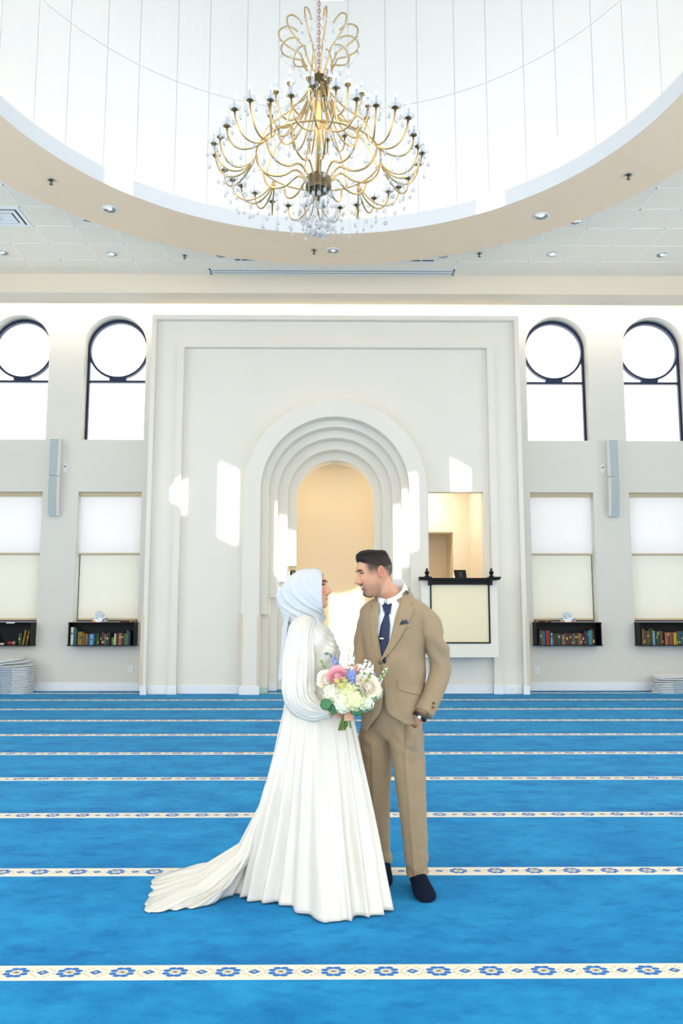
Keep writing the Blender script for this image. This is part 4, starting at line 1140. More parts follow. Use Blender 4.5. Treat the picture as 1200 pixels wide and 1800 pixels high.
def tint_head(me, hd, base, beard=False, fade=False, lip=(176, 96, 88), blush=0.25, teeth=True):
    """vertex colours of skin, lips, teeth, blush, stubble in head coordinates"""
    co = coords(me)
    Mi = np.array(hd.M.inverted())
    L = co @ Mi[:3, :3].T + Mi[:3, 3]
    x, y, z = L[:, 0], L[:, 1], L[:, 2]
    b = np.array(lin(base)); C = np.tile(b, (len(co), 1))
    g = lambda d, s: np.exp(-(d / s) ** 2)
    mixin = lambda C, c, w: C * (1 - w[:, None]) + np.array(lin(c))[None] * w[:, None]
    onhead = (np.abs(x) < 0.1) & (np.abs(y) < 0.16) & (z > -0.125) & (z < 0.13)
    fr = onhead & (y > 0.045)
    ax = np.abs(x)
    C = mixin(C, (222, 120, 110), fr * blush * g(ax - 0.042, 0.02) * g(z + 0.012, 0.02))
    C = mixin(C, (206, 104, 92), onhead * 0.45 * g(ax - 0.084, 0.008) * g(z - 0.004, 0.03) * (y < 0.02))
    C = mixin(C, (206, 120, 104), fr * 0.28 * g(x, 0.016) * g(z + 0.02, 0.012))
    C = mixin(C, (120, 74, 60), fr * 0.45 * g(ax - 0.031, 0.015) * g(z - 0.028, 0.007))
    zm = -0.0505 + 9.0 * x * x
    wide = np.clip((0.027 - ax) / 0.004, 0, 1)
    lw = fr * wide * np.clip((0.0125 - np.abs(z - zm + 0.001)) / 0.003, 0, 1)
    if fade:
        sd = onhead * np.clip((0.062 - y) / 0.022, 0, 1)
        zf = np.clip((z + 0.008 + 1.1 * np.clip(-y - 0.035, 0, 0.055)) / 0.042, 0, 1)
        ear = (ax > 0.0785)
        C = mixin(C, (40, 33, 30), sd * (~ear) * zf ** 0.9 * 0.92)
    if beard:
        C = mixin(C, (60, 44, 36), fr * 0.90 * np.clip((0.021 - ax) / 0.006, 0, 1) * np.clip((-0.073 - z) / 0.008, 0, 1) * (z > -0.125))
        C = mixin(C, (60, 44, 36), fr * 0.95 * np.clip((0.031 - ax) / 0.006, 0, 1) * g(z + 0.0375 - 2.0 * x * x * 2, 0.0052))
        C = mixin(C, (60, 44, 36), fr * 0.55 * g(ax - 0.027, 0.006) * np.clip((-0.04 - z) / 0.01, 0, 1) * np.clip((z + 0.095) / 0.015, 0, 1))
        C = mixin(C, (96, 72, 60), (onhead & (y > 0.0)) * 0.30 * np.clip((-0.035 - z) / 0.03, 0, 1))
    C = mixin(C, lip, lw * 0.9)
    if teeth:
        C = mixin(C, (246, 240, 232), fr * np.clip((0.021 - ax) / 0.003, 0, 1) * np.clip((0.0042 - np.abs(z - zm)) / 0.0018, 0, 1))
    set_tint(me, np.c_[C, np.ones(len(C))])

def hand_parts(mb, wrist, direction, palm_n, size=1.0, curl=0.35, side=1, spread=0.12):
    """palm and five bent fingers: direction = wrist to knuckles, palm_n = the way the palm faces, side = which side the thumb leaves"""
    d = Vector(direction).normalized(); n = Vector(palm_n); n = (n - d * n.dot(d)).normalized(); s = d.cross(n) * side
    w = Vector(wrist)
    L = 0.085 * size
    rows = []
    for f, hw, th in ((-0.1, 0.026, 0.020), (0.2, 0.030, 0.018), (0.6, 0.038, 0.016), (0.95, 0.040, 0.013), (1.05, 0.036, 0.009)):
        c = w + d * L * f
        rows.append([tuple(c + s * hw * size * math.cos(a) + n * th * size * math.sin(a)) for a in [2 * PI * k / 14 for k in range(14)]])
    mb.loft(rows)
    for i, (off, ln) in enumerate(((0.028, 0.074), (0.010, 0.083), (-0.009, 0.078), (-0.027, 0.062))):
        p = w + d * L * (1.0 - 0.04 * abs(i - 1)) + s * off * size
        a = 0.0; pts = [p - d * 0.02]; 
        dd = (d + s * spread * (1.5 - i) * 0.5).normalized()
        pts.append(p)
        for seg in (0.45, 0.30, 0.25):
            a += curl * 1.55 * (1.0 if seg != 0.45 else 0.8)
            v = dd * math.cos(a) + n * math.sin(a)
            pts.append(pts[-1] + v * ln * seg * size)
        mb.tube(pts, [0.009 * size, 0.0095 * size, 0.0088 * size, 0.0082 * size, 0.0066 * size], 10)
    p = w + d * L * 0.22 + s * 0.030 * size
    t1 = (d * 0.75 + s * 0.55 + n * 0.3).normalized(); t2 = (d * 0.85 + s * 0.1 + n * 0.5).normalized()
    mb.tube([p - t1 * 0.012, p + t1 * 0.036 * size, p + t1 * 0.036 * size + t2 * 0.030 * size, p + t1 * 0.036 * size + t2 * 0.054 * size], [0.013 * size, 0.0115 * size, 0.010 * size, 0.007 * size], 10)

def ell_ring(c, a, b, psi, n=48, p=0.9, fn=None):
    """ring of a torso: lateral half-width a, half-depth b, turned by psi towards the left of the picture"""
    f = Vector((-math.sin(psi), -math.cos(psi), 0)); l = Vector((math.cos(psi), -math.sin(psi), 0))
    out = []
    for k in range(n):
        th = 2 * PI * k / n
        sn, cs = math.sin(th), math.cos(th)
        q = Vector(c) + l * a * math.copysign(abs(sn) ** p, sn) + f * b * math.copysign(abs(cs) ** p, cs)
        out.append(tuple(q))
    return out
def displace(me, f):
    me.update()
    cs = [v.co.copy() for v in me.vertices]; ns = [v.normal.copy() for v in me.vertices]
    out = np.array([tuple(c + f(c, n)) for c, n in zip(cs, ns)], dtype=np.float32)
    me.vertices.foreach_set('co', out.ravel()); me.update()
def crumple(me, amp, scale, fn=None, aniso=(1, 1, 1)):
    """push vertices along their normals by smooth noise (cloth wrinkles)"""
    def f(co, n):
        w = fn(co) if fn else 1.0
        q = Vector((co.x * aniso[0], co.y * aniso[1], co.z * aniso[2])) * scale
        return n * (amp * w * (noise.noise(q) + 0.5 * noise.noise(q * 2.1)))
    displace(me, f)
def bvh_of(obj_or_me):
    bm = bmesh.new(); bm.from_mesh(obj_or_me); b = BVHTree.FromBMesh(bm); bm.free(); return b
def patch(outline, bvh, off, thick, Ydef=4.15, sub=0.02, dense=None):
    """cloth piece lying on a garment: outline of (x, z), draped by shooting along +Y on the garment"""
    bm = bmesh.new()
    vs_ = [bm.verts.new((x, 0, z)) for x, z in outline]
    for i in range(len(vs_)): bm.edges.new((vs_[i], vs_[(i + 1) % len(vs_)]))
    bmesh.ops.triangle_fill(bm, use_beauty=True, edges=bm.edges[:])
    for _ in range(5):
        es = [e for e in bm.edges if e.calc_length() > sub]
        if not es: break
        bmesh.ops.subdivide_edges(bm, edges=es, cuts=1)
        bmesh.ops.triangulate(bm, faces=[f for f in bm.faces if len(f.verts) > 3])
    last = Ydef
    for v in bm.verts:
        h = bvh.ray_cast(Vector((v.co.x, 3.0, v.co.z)), Vector((0, 1, 0)))
        if h[0] is not None: last = h[0].y; v.co.y = h[0].y - off
        else:
            q = bvh.find_nearest(Vector((v.co.x, last, v.co.z)))
            v.co.y = q[0].y - off
    me = bpy.data.meshes.new('patch'); 
    bmesh.ops.recalc_face_normals(bm, faces=bm.faces)
    r = bmesh.ops.extrude_face_region(bm, geom=bm.faces[:])
    bmesh.ops.translate(bm, verts=[g for g in r['geom'] if isinstance(g, bmesh.types.BMVert)], vec=(0, -thick, 0))
    bmesh.ops.recalc_face_normals(bm, faces=bm.faces)
    bm.to_mesh(me); bm.free()
    return me

# ------------------------------------------------------------------ the man
M_SKIN = attr_mat('skin', 0.45, 0.12, 0.35)
M_SUIT = mat('tan_wool', (158, 137, 108), 0.8, spec=0.15, noise_amt=0.05, noise_scale=250, bump=0.12, bump_scale=500, sheen=0.15)
M_SHIRT = mat('white_shirt', (240, 243, 248), 0.7, spec=0.2)
M_NAVY = mat('navy_satin', (26, 38, 72), 0.4, spec=0.4, bump=0.1, bump_scale=400)
M_SOCK = mat('navy_sock', (16, 26, 46), 0.9, spec=0.1, bump=0.2, bump_scale=300)
M_HAIR = attr_mat('dark_brown_hair', 0.6, 0, 0.2, 0.5, 130)
PSI = math.radians(28)
man = thing('person', 'man in tan suit and navy tie, hand in pocket, smiling at the woman', 'person', (0.33, 4.35, 0))
MANI = Matrix.Translation((-0.33, -4.35, 0))
def mk_w(name, me, mats, root, inv, **kw):
    """link a mesh given in world coordinates under its thing"""
    me.transform(inv)
    return mk(name, me, mats, root, **kw)
hm = Head({'nose': 1.12, 'chin': 0.9}, head_matrix(W(658, 1010, 4.27), (-0.965, -0.26), math.radians(13), math.radians(3), 1.0))
body = MB()
hm.add_to(body)
HS = [(1.49, .055, .06), (1.47, .10, .075), (1.44, .15, .085), (1.38, .155, .095), (1.25, .145, .095), (1.10, .135, .09), (1.0, .13, .088), (0.92, .12, .08), (0.86, .09, .06)]
mcx, mcy = 0.318, 4.32
body.loft([ell_ring((mcx + 0.01, mcy, z), a, b, PSI, 32) for z, a, b in HS])
nk = hm.M @ Vector((0, -0.03, -0.02))
body.tube([nk, hm.M @ Vector((0, -0.035, -0.09)), (mcx + 0.004, mcy - 0.005, 1.50), (mcx + 0.012, mcy + 0.005, 1.42)], [0.056, 0.056, 0.058, 0.068], 20)
# arms: his left (right in the picture) into the pocket, his right reaching to the bride
LA = [W(748, 1080, 4.24), W(764, 1122, 4.24), W(775, 1172, 4.27), W(760, 1218, 4.22), W(741, 1254, 4.165)]
RA = [W(648, 1082, 4.40), W(641, 1120, 4.40), W(636, 1160, 4.37), W(630, 1178, 4.33), W(622, 1183, 4.29)]
body.tube(LA, [0.05, 0.044, 0.038, 0.032, 0.026], 14)
body.tube(RA, [0.05, 0.044, 0.038, 0.032, 0.026], 14)
hand_parts(body, W(735, 1256, 4.178), (-0.22, 0.46, -0.86), (0.2, 0.9, 0.4), 0.88, 0.08, -1)
hand_parts(body, RA[-1], (-0.08, -0.9, 0.12), (-1, 0.0, 0.1), 0.85, 0.3, 1)
LEG1 = [(W(708, 1228, 4.31), .070), (W(712, 1262, 4.31), .088), (W(714, 1300, 4.30), .084), (W(719, 1350, 4.30), .078), (W(725, 1425, 4.31), .064), (W(731, 1500, 4.34), .054), (Vector((0.437, 4.36, 0.075)), .044)]
LEG2 = [(W(670, 1228, 4.38), .070), (W(665, 1262, 4.40), .088), (W(659, 1300, 4.43), .084), (W(660, 1350, 4.46), .078), (W(662, 1425, 4.50), .064), (W(665, 1490, 4.54), .054), (Vector((0.268, 4.565, 0.075)), .044)]
for lg in (LEG1, LEG2): body.tube([p for p, r in lg], [r * 0.8 for p, r in lg], 14)
FEET = [((0.437, 4.385), (0.462, 4.125)), ((0.272, 4.59), (0.250, 4.335))]
def foot_rows(heel, toe, grow=0.0):
    h = Vector((*heel, 0)); t = Vector((*toe, 0)); d = (t - h).normalized(); s = Vector((-d.y, d.x, 0)); L = (t - h).length
    rows = []
    for f, w, hh in ((-0.10, .010, .030), (-0.06, .026, .058), (0.05, .034, .080), (0.25, .037, .080), (0.45, .042, .062), (0.65, .048, .044), (0.82, .048, .034), (0.93, .040, .028), (0.99, .024, .022), (1.01, .008, .014)):
        c = h + d * L * f
        rows.append([tuple(c + s * (w + grow) * math.copysign(abs(math.cos(a)) ** 0.8, math.cos(a)) + Vector((0, 0, max(0.003 - grow * 0.5, (hh + grow) * (0.5 + 0.5 * math.sin(a)) if math.sin(a) > -0.98 else 0.003)))) for a in [2 * PI * k / 20 for k in range(20)]])
    return rows
for h_, t_ in FEET: body.loft(foot_rows(h_, t_))
bm_ = remeshed(body, 0.003, 2)
tint_head(bm_, hm, (204, 152, 120), beard=True, fade=True, lip=(160, 92, 82), blush=0.15)
mk_w('body', bm_, M_SKIN, man, MANI)
face_root = thing_parent = man
def local_feats(hd, root, inv, **kw):
    M0 = hd.M; hd.M = inv @ M0; face_features(hd, root, **kw); hd.M = M0
local_feats(hm, man, MANI, lash_col=(36, 26, 22), brow_pts=[(0.010, 0.0345), (0.018, 0.0375), (0.027, 0.0395), (0.036, 0.0385), (0.044, 0.0335)], open_=0.0032, brow_r=0.0032)
# hair: cap with a swept-up front over short faded sides
rows = []
NT = 96
for i in range(26):
    t = i / 25.0
    row = []
    for k in range(NT):
        th = 2 * PI * k / NT
        cs, sn = math.cos(th), math.sin(th)
        zl = 0.084 * max(0, cs) ** 1.5 + 0.050 * (1 - max(0, cs) ** 1.5) + (-0.022 if cs < -0.3 else -0.022 * smooth01((0.3 - cs) / 0.6)) 
        z = zl + (0.1175 - zl) * (1 - (1 - t) ** 1.6)
        w = interp(z, HZ, HW); yf = interp(z, HZ, HF); yb = interp(z, HZ, HB); c = 0.5 * (yf + yb) + 0.004
        x = w * math.copysign(abs(sn) ** 0.92, sn); y = c + ((yf - c) * abs(cs) ** 0.82 if cs > 0 else (c - yb) * cs)
        p = Vector((x, y, z)); nrm = Vector((x / (w + 1e-4), (y - c) / (abs(yf - c) + 1e-4), max(0.0, (z - 0.03) / 0.06))).normalized()
        top = smooth01((z - 0.055) / 0.05)
        th_ = 0.0025 + 0.020 * top * (0.75 + 0.35 * cs)
        st = noise.noise(Vector((x * 40, y * 14, z * 60))) * 0.004 * top + noise.noise(Vector((x * 150, y * 22, z * 90))) * 0.0022
        fw_ = smooth01(cs) * smooth01(t * 2.2) * (1 - smooth01((t - 0.5) / 0.5)); fwd = Vector((0, 0.010 * fw_, 0.009 * fw_))
        row.append(tuple(p + nrm * (th_ * smooth01(t * 5 + 0.15) + st) + fwd))
    rows.append(row)
hmb = MB().grid(rows, close_u=True); hmb.f.append(tuple(25 * NT + k for k in range(NT))); hmb.mi.append(0)
hme = hmb.mesh('hair')
cl_ = []
for v in hme.vertices:
    p = v.co; q = (1 - smooth01((p.z - (0.066 if p.y < 0.0 else 0.074)) / 0.030)) * (1 - smooth01((p.y - 0.045) / 0.03))
    nz_ = 1 + 0.5 * noise.noise(Vector((p.x * 160, p.y * 30, p.z * 160)))
    part = 0.5 * G(p.z - 0.092 - 0.10 * p.y, 0.0035) * (1 if p.x < 0 else 0) * smooth01((0.07 - abs(p.y)) / 0.02)
    c0, c1 = lin((26, 20, 18)), lin((62, 50, 44))
    cl_.append([nz_ * (a * (1 - max(q * .55, part)) + b * max(q * .55, part)) for a, b in zip(c0, c1)] + [1])
set_tint(hme, cl_)
hme.transform(hm.M); mk_w('hair', hme, M_HAIR, man, MANI, smooth=True)

# trousers: hips and two legs, one cloth
tr = MB()
tr.loft([ell_ring((mcx + 0.002, mcy, z), a, b, PSI, 40) for z, a, b in ((1.03, .150, .112), (0.98, .154, .114), (0.92, .156, .108), (0.87, .150, .096), (0.82, .135, .080), (0.78, .10, .065), (0.75, .05, .045))])
tr.tube([p for p, r in LEG1[:-1]] + [Vector((0.436, 4.352, 0.058))], [.070, .089, .092, .086, .073, .064, .056], 24)
tr.tube([p for p, r in LEG2[:-1]] + [Vector((0.268, 4.56, 0.058))], [.070, .089, .092, .086, .073, .064, .056], 24)
tme = remeshed(tr, 0.007, 22)
def trouser_shape(co, n):
    z = co.z
    lg = LEG1 if co.x > interp(z, [0.0, 0.8], [0.34, 0.31]) else LEG2
    cx = interp(z, [p.z for p, r in lg][::-1], [p.x for p, r in lg][::-1])
    d = Vector((0, 0, 0))
    if z < 0.74:
        d += Vector((-0.45, -0.9, 0)) * 0.009 * G(co.x - cx + 0.018, 0.010) * (1 if n.y < -0.2 else 0)          # pressed crease
        low = smooth01((0.26 - z) / 0.2)
        d += n * 0.0035 * low * math.sin(52 * z + 14 * co.x + 5 * noise.noise(co * 9))
    d += n * (0.0035 * noise.noise(co * 20) + 0.003 * G(z - 0.74, 0.07) * math.sin(80 * z + 60 * co.x + 4 * noise.noise(co * 8)))
    return d
displace(tme, trouser_shape)
trouser_bvh = bvh_of(tme)
mk_w('trousers', tme, M_SUIT, man, MANI, smooth=True)
for h_, t_ in FEET:
    s_ = MB().loft(foot_rows(h_, (t_[0], t_[1] - 0.006), 0.008)).tube([(h_[0], h_[1] - 0.028, 0.05), (h_[0], h_[1] - 0.022, 0.13)], [0.038, 0.036], 16)
    mk_w('sock', remeshed(s_, 0.005, 4), M_SOCK, man, MANI)

# shirt, collar, tie
JR = [(0.80, .178, .134), (0.86, .176, .134), (0.95, .172, .132), (1.05, .166, .128), (1.13, .166, .128), (1.22, .176, .132), (1.31, .190, .136), (1.39, .200, .136), (1.432, .200, .128), (1.458, .178, .116), (1.480, .140, .102), (1.500, .100, .090), (1.520, .076, .080)]
def ringv(z, grow=0.0):
    zs = [r[0] for r in JR]
    return interp(z, zs, [r[1] for r in JR]) + grow, interp(z, zs, [r[2] for r in JR]) + grow
def tcentre(z): return (mcx + interp(z, [0.8, 1.1, 1.45, 1.52], [0.0, 0.004, 0.012, 0.012]), mcy + interp(z, [0.8, 1.2, 1.52], [-0.004, 0.0, 0.012]))
sh = MB()
rows = []
for k in range(34):
    z = 0.99 + (1.515 - 0.99) * k / 33
    a, b = ringv(z, -0.013); c = tcentre(z)
    rows.append(ell_ring((c[0], c[1], z), a, b, PSI, 64))
sh.loft(rows)
sme = sh.mesh('shirt'); shirt_bvh = bvh_of(sme)
mk_w('shirt', sme, M_SHIRT, man, MANI, smooth=True)
# collar: a stand around the neck, two fallen wings
def band(rowspec, a0, a1, n=56):
    f = Vector((-math.sin(PSI), -math.cos(PSI), 0)); l = Vector((math.cos(PSI), -math.sin(PSI), 0))
    rows = []
    for r, zb, zf, fw, bump_ in rowspec:
        row = []
        for k in range(n + 1):
            th = a0 + (a1 - a0) * k / n
            q = 0.5 + 0.5 * math.cos(th)
            tip = bump_ * (G(th - a0 - 0.28, 0.42) + G(a1 - th - 0.28, 0.42))
            row.append(tuple(Vector((mcx + 0.004, mcy + 0.004, zb + (zf - zb) * q - tip)) + l * r * math.sin(th) + f * (r * 1.04 * math.cos(th) + fw * (0.4 + 0.6 * q) + 0.25 * tip)))
        rows.append(row)
    return MB().grid(rows)
def wcloth(nm, mb, m, **kw): return mk_w(nm, mb.mesh(nm), m, man, MANI, **kw)
wcloth('collar_stand', band([(0.080, 1.51, 1.452, 0.0, 0), (0.071, 1.555, 1.468, 0.018, 0), (0.064, 1.598, 1.487, 0.036, 0)], 0.06, 2 * PI - 0.06), M_SHIRT, smooth=True, solid=0.003)
wcloth('collar', band([(0.091, 1.54, 1.464, 0.010, 0.064), (0.080, 1.571, 1.476, 0.022, 0.028), (0.067, 1.602, 1.489, 0.036, 0)], 0.14, 2 * PI - 0.14), M_SHIRT, smooth=True, solid=0.003)
wcloth('jacket_collar', band([(0.128, 1.478, 1.44, 0.004, 0), (0.112, 1.512, 1.456, 0.006, 0), (0.096, 1.555, 1.472, 0.016, 0), (0.089, 1.564, 1.476, 0.020, 0), (0.084, 1.55, 1.465, 0.020, 0)], 0.72, 2 * PI - 0.72), M_SUIT, smooth=True, solid=0.004)
xz = lambda u, v, Y=4.17: (W(u, v, Y).x, W(u, v, Y).z)
tie = [xz(*p) for p in ((675, 1066), (686, 1067), (684, 1080), (686, 1100), (684, 1125), (679, 1150), (677, 1185), (675, 1215), (672, 1232), (666, 1243), (659, 1236), (659, 1215), (662, 1185), (664, 1150), (666, 1125), (670, 1100), (677, 1080))]
tme_ = patch(tie, shirt_bvh, 0.004, 0.004, sub=0.02); mk_w('tie', tme_, M_NAVY, man, MANI, smooth=True)
knot = [xz(*p) for p in ((671, 1060), (690, 1060), (686, 1079), (677, 1079))]
mk_w('tie_knot', patch(knot, shirt_bvh, 0.010, 0.008, sub=0.01), M_NAVY, man, MANI, bevel=0.003)
clip = [xz(*p) for p in ((666, 1121.5), (675, 1121.5), (675, 1124), (666, 1124))]
mk_w('tie_clip', patch(clip, shirt_bvh, 0.011, 0.003, sub=0.02), mat('silver_clip', (214, 206, 190), 0.25, metal=1.0), man, MANI)

# jacket: body with open front, sleeves, lapels, pockets
def edge(z, side):
    zb = 1.152
    if z > zb: return 0.006 + 0.068 * ((z - zb) / (1.50 - zb)) ** 1.05
    q = (zb - z)
    return -0.013 + 0.10 * q + 0.080 * smooth01((0.93 - z) / 0.13) ** 1.5
rows = []
NZJ, NJ = 64, 96
for i in range(NZJ):
    t = i / (NZJ - 1)
    z0 = 0.805 + (1.518 - 0.805) * t
    a, b = ringv(z0); c = tcentre(z0)
    sR = math.asin(max(-0.9, min(0.95, edge(z0, 1) / a))); sL = math.asin(max(-0.9, min(0.95, edge(z0, -1) / a)))
    row = []
    for k in range(NJ + 1):
        th = sR + (2 * PI - sL - sR) * k / NJ
        sn, cs = math.sin(th), math.cos(th)
        f = Vector((-math.sin(PSI), -math.cos(PSI), 0)); l = Vector((math.cos(PSI), -math.sin(PSI), 0))
        z = z0 + (1 - t) ** 6 * 0.045 * smooth01(0.5 + sn)
        bulge = 1.0 + 0.02 * G(z0 - 1.15, 0.05) * math.sin(5 * th)
        over = 0.004 if k < 4 else 0.0
        q = Vector((c[0], c[1], z)) + l * a * bulge * math.copysign(abs(sn) ** 0.9, sn) + f * (b * math.copysign(abs(cs) ** 0.9, cs) + over)
        # drag lines from the button and soft wrinkles
        wr = 0.0045 * math.sin(34 * (z0 - 1.152) + 3.2 * abs(sn)) * G(z0 - 1.13, 0.13) * smooth01(1.2 * abs(sn)) + 0.006 * noise.noise(Vector((th * 2.0, z0 * 9, 1.3))) + 0.003 * noise.noise(Vector((th * 5.0, z0 * 20, 4.3)))
        wr += 0.010 * G(th - 0.85, 0.25) * smooth01((1.02 - z0) / 0.15) - 0.010 * G(th - 1.25, 0.2) * smooth01((1.02 - z0) / 0.15)
        row.append(tuple(q + (l * sn + f * cs) * wr))
    rows.append(row)
jb = MB().grid(rows)
jme = jb.mesh('jacket'); jacket_bvh = bvh_of(jme)
jk = mk_w('jacket', jme, M_SUIT, man, MANI, smooth=True, solid=0.006)
def sleeve(path, rad, name, seed, amp=0.006):
    P = spline([tuple(p) + (r,) for p, r in zip(path, rad)], 10)
    mb = MB().tube([p[:3] for p in P], [p[3] for p in P], 36, caps=True)
    me = mb.mesh(name); me.update()
    L0 = Vector(path[0]); 
    zz = [p.z for p in path]
    ze = path[2]
    def f(co, n):
        near = G((co - Vector(ze)).length, 0.12)
        d = co - Vector(ze)
        k = noise.noise(co * 11 + Vector((seed, 0, 0)))
        return n * (amp * near * (0.35 + 0.9 * k) * math.sin(64 * (d.z + 0.8 * d.x * (1 if seed < 2 else -1)) + 5 * noise.noise(co * 6)) + 0.0035 * noise.noise(co * 16 + Vector((seed, 0, 0))) + 0.004 * near * noise.noise(co * 34))
    displace(me, f)
    return me
fm_ = MB().loft([ell_ring((*tcentre(z), z), ringv(z)[0], ringv(z)[1], PSI, 96) for z in [0.82 + 0.7 * k / 50 for k in range(51)]]).mesh('full'); full_bvh = bvh_of(fm_); bpy.data.meshes.remove(fm_)
M_BUT = mat('brown_button', (96, 74, 52), 0.3)
sl1 = sleeve([W(724, 1074, 4.255), W(750, 1090, 4.238), W(763, 1126, 4.235), W(774, 1172, 4.26), W(763, 1214, 4.22), W(744, 1254, 4.165)], [.046, .059, .058, .056, .053, .049], 'sleeve', 1.0, 0.023)
sl1_bvh = bvh_of(sl1)
mk_w('sleeve', sl1, M_SUIT, man, MANI, smooth=True)
sl2 = sleeve([W(656, 1072, 4.39), W(647, 1092, 4.40), W(640, 1128, 4.40), W(637, 1160, 4.37), W(630, 1178, 4.33), W(623, 1183, 4.295)], [.046, .057, .057, .054, .051, .047], 'sleeve', 4.0, 0.010)
mk_w('sleeve', sl2, M_SUIT, man, MANI, smooth=True)
for lap in (((668, 1164), (679, 1140), (690, 1112), (700, 1086), (706, 1062), (710, 1041), (716, 1036), (722, 1043), (727, 1056), (721, 1063), (729, 1068), (716, 1096), (700, 1126), (683, 1150)),
            ((668, 1164), (665, 1140), (664, 1112), (665, 1086), (668, 1060), (663, 1056), (657, 1060), (655, 1075), (650, 1079), (652, 1084), (652, 1108), (656, 1135), (661, 1152))):
    mk_w('lapel', patch([xz(*p) for p in lap], full_bvh, 0.007, 0.005, sub=0.012), M_SUIT, man, MANI, bevel=0.002)
flap = [xz(*p, 4.15) for p in ((699, 1197), (722, 1203), (745, 1208), (742, 1223), (722, 1219), (700, 1213))]
mk_w('pocket_flap', patch(flap, jacket_bvh, 0.003, 0.006, sub=0.02), M_SUIT, man, MANI, bevel=0.002)
welt = [xz(*p, 4.15) for p in ((702, 1100), (723, 1095), (724, 1102), (703, 1107))]
mk_w('breast_pocket', patch(welt, jacket_bvh, 0.002, 0.004, sub=0.02), M_SUIT, man, MANI, bevel=0.001)
sq = [xz(*p, 4.15) for p in ((702, 1099), (704, 1094), (708, 1089), (711, 1092), (714, 1088), (718, 1096))]
mk_w('pocket_square', patch(sq, jacket_bvh, 0.006, 0.006, sub=0.01), mat('navy_silk', (18, 24, 52), 0.4), man, MANI, bevel=0.002)
def button(p, r, nm='button'):
    mb = MB().lathe([(0, 0.004), (r * 0.6, 0.0035), (r * 0.75, 0.005), (r, 0.004), (r, 0.0), (0, 0)], 14)
    me = mb.mesh(nm); me.transform(Matrix.Translation(p) @ Matrix.Rotation(PI / 2, 4, 'X')); mk_w(nm, me, M_BUT, man, MANI)
h = jacket_bvh.ray_cast(Vector((W(669, 1165, 4.17).x, 3, W(669, 1165, 4.17).z)), Vector((0, 1, 0)))
button(h[0] + Vector((0, -0.003, 0)), 0.0115)
for p in ((753, 1243), (750, 1250), (756, 1236)):
    q = sl1_bvh.find_nearest(W(p[0] + 4, p[1], 4.15)); button(q[0] + Vector((0.001, -0.004, 0)), 0.007)
# watch on the left wrist, cuff of the shirt
wc = W(739, 1257, 4.158); wd = (W(733, 1268, 4.155) - W(744, 1250, 4.165)).normalized()
MBw = MB()
def cuff(c, d, r, h, t):
    s = d.orthogonal().normalized(); u = d.cross(s)
    ring_ = lambda rr, o: [tuple(Vector(c) + d * o + (s * math.cos(a) + u * math.sin(a)) * rr) for a in [2 * PI * k / 24 for k in range(24)]]
    return MB().grid([ring_(r, 0), ring_(r, h), ring_(r + t, h), ring_(r + t, 0)], close_u=True, close_v=True)
me = cuff(wc, wd, 0.034, 0.018, 0.004).mesh('watch_strap'); mk_w('watch_strap', me, mat('black_strap', (20, 22, 24), 0.4), man, MANI, smooth=True)
q = Vector(wc) + wd * 0.009 + Vector((-0.006, -0.037, 0.002))
me = MB().lathe([(0, 0.004), (0.008, 0.004), (0.0095, 0.003), (0.0095, 0), (0, 0)], 18).mesh('watch_case'); me.transform(Matrix.Translation(q) @ Matrix.Rotation(PI / 2, 4, 'X')); mk_w('watch_case', me, mat('steel', (190, 194, 198), 0.25, metal=1.0), man, MANI)

# the cloth lies on the trousers, lifted by the hand inside it
rows = []
for i in range(22):
    t = i / 21.0
    row = []
    for k in range(19):
        q = k / 18.0
        u = 712 + 32 * q
        v0 = interp(q, [0, .5, 1], [1266, 1279, 1268])
        v = v0 + (1356 - v0) * t
        p = W(u, v, 4.2)
        h = trouser_bvh.ray_cast(Vector((p.x, 3.0, p.z)), Vector((0, 1, 0)))
        y = h[0].y if h[0] is not None else trouser_bvh.find_nearest(Vector((p.x, 4.25, p.z)))[0].y
        lift = 0.050 * math.sin(PI * min(1, max(0, q * 1.1))) ** 0.7 * (1 - smooth01(t / 0.85)) * (1 - 0.15 * t)
        y = min(y, 4.33) + 0.006 * smooth01((t - 0.5) / 0.5) - lift - 0.004 * (1 - t)
        row.append((p.x, y, p.z))
    rows.append(row)
mk_w('trouser_pocket', MB().grid(rows).mesh('trouser_pocket'), M_SUIT, man, MANI, smooth=True, solid=0.002)
# ------------------------------------------------------------------ the woman
M_SATIN = mat('ivory_satin', (216, 212, 202), 0.26, spec=0.6, coat=0.1, bump=0.35, bump_scale=26)
def stretch(m, sc):
    nt = m.node_tree
    for nd in nt.nodes:
        if nd.type == 'TEX_NOISE' and any(l.to_node.type == 'BUMP' for l in nd.outputs['Fac'].links):
            src = nd.inputs['Vector'].links[0].from_socket
            mp = nt.nodes.new('ShaderNodeMapping'); mp.inputs['Scale'].default_value = sc
            nt.links.new(src, mp.inputs[0]); nt.links.new(mp.outputs[0], nd.inputs['Vector'])
stretch(M_SATIN, (1.6, 1.6, 0.22))
M_VEIL = fabric_mat('white_chiffon', (220, 223, 226), 0.2)
lady = thing('person', 'woman in ivory satin gown with long train and white hijab, holding the bouquet', 'person', (-0.105, 4.34, 0))
LADI = Matrix.Translation((0.105, -4.34, 0))
def lw(nm, me, m, **kw): return mk_w(nm, me, m, lady, LADI, **kw)
hl = Head({'nose': 1.05, 'chin': 0.85}, head_matrix(W(547, 1037, 4.34), (0.975, -0.22), math.radians(-5), math.radians(-2), 0.95))
body = MB()
hl.add_to(body, ears=False)
bx, by = -0.135, 4.35
ring0 = lambda cx, cy, z, a, b, n=32: [(cx + a * math.cos(2 * PI * k / n), cy + b * math.sin(2 * PI * k / n), z) for k in range(n)]
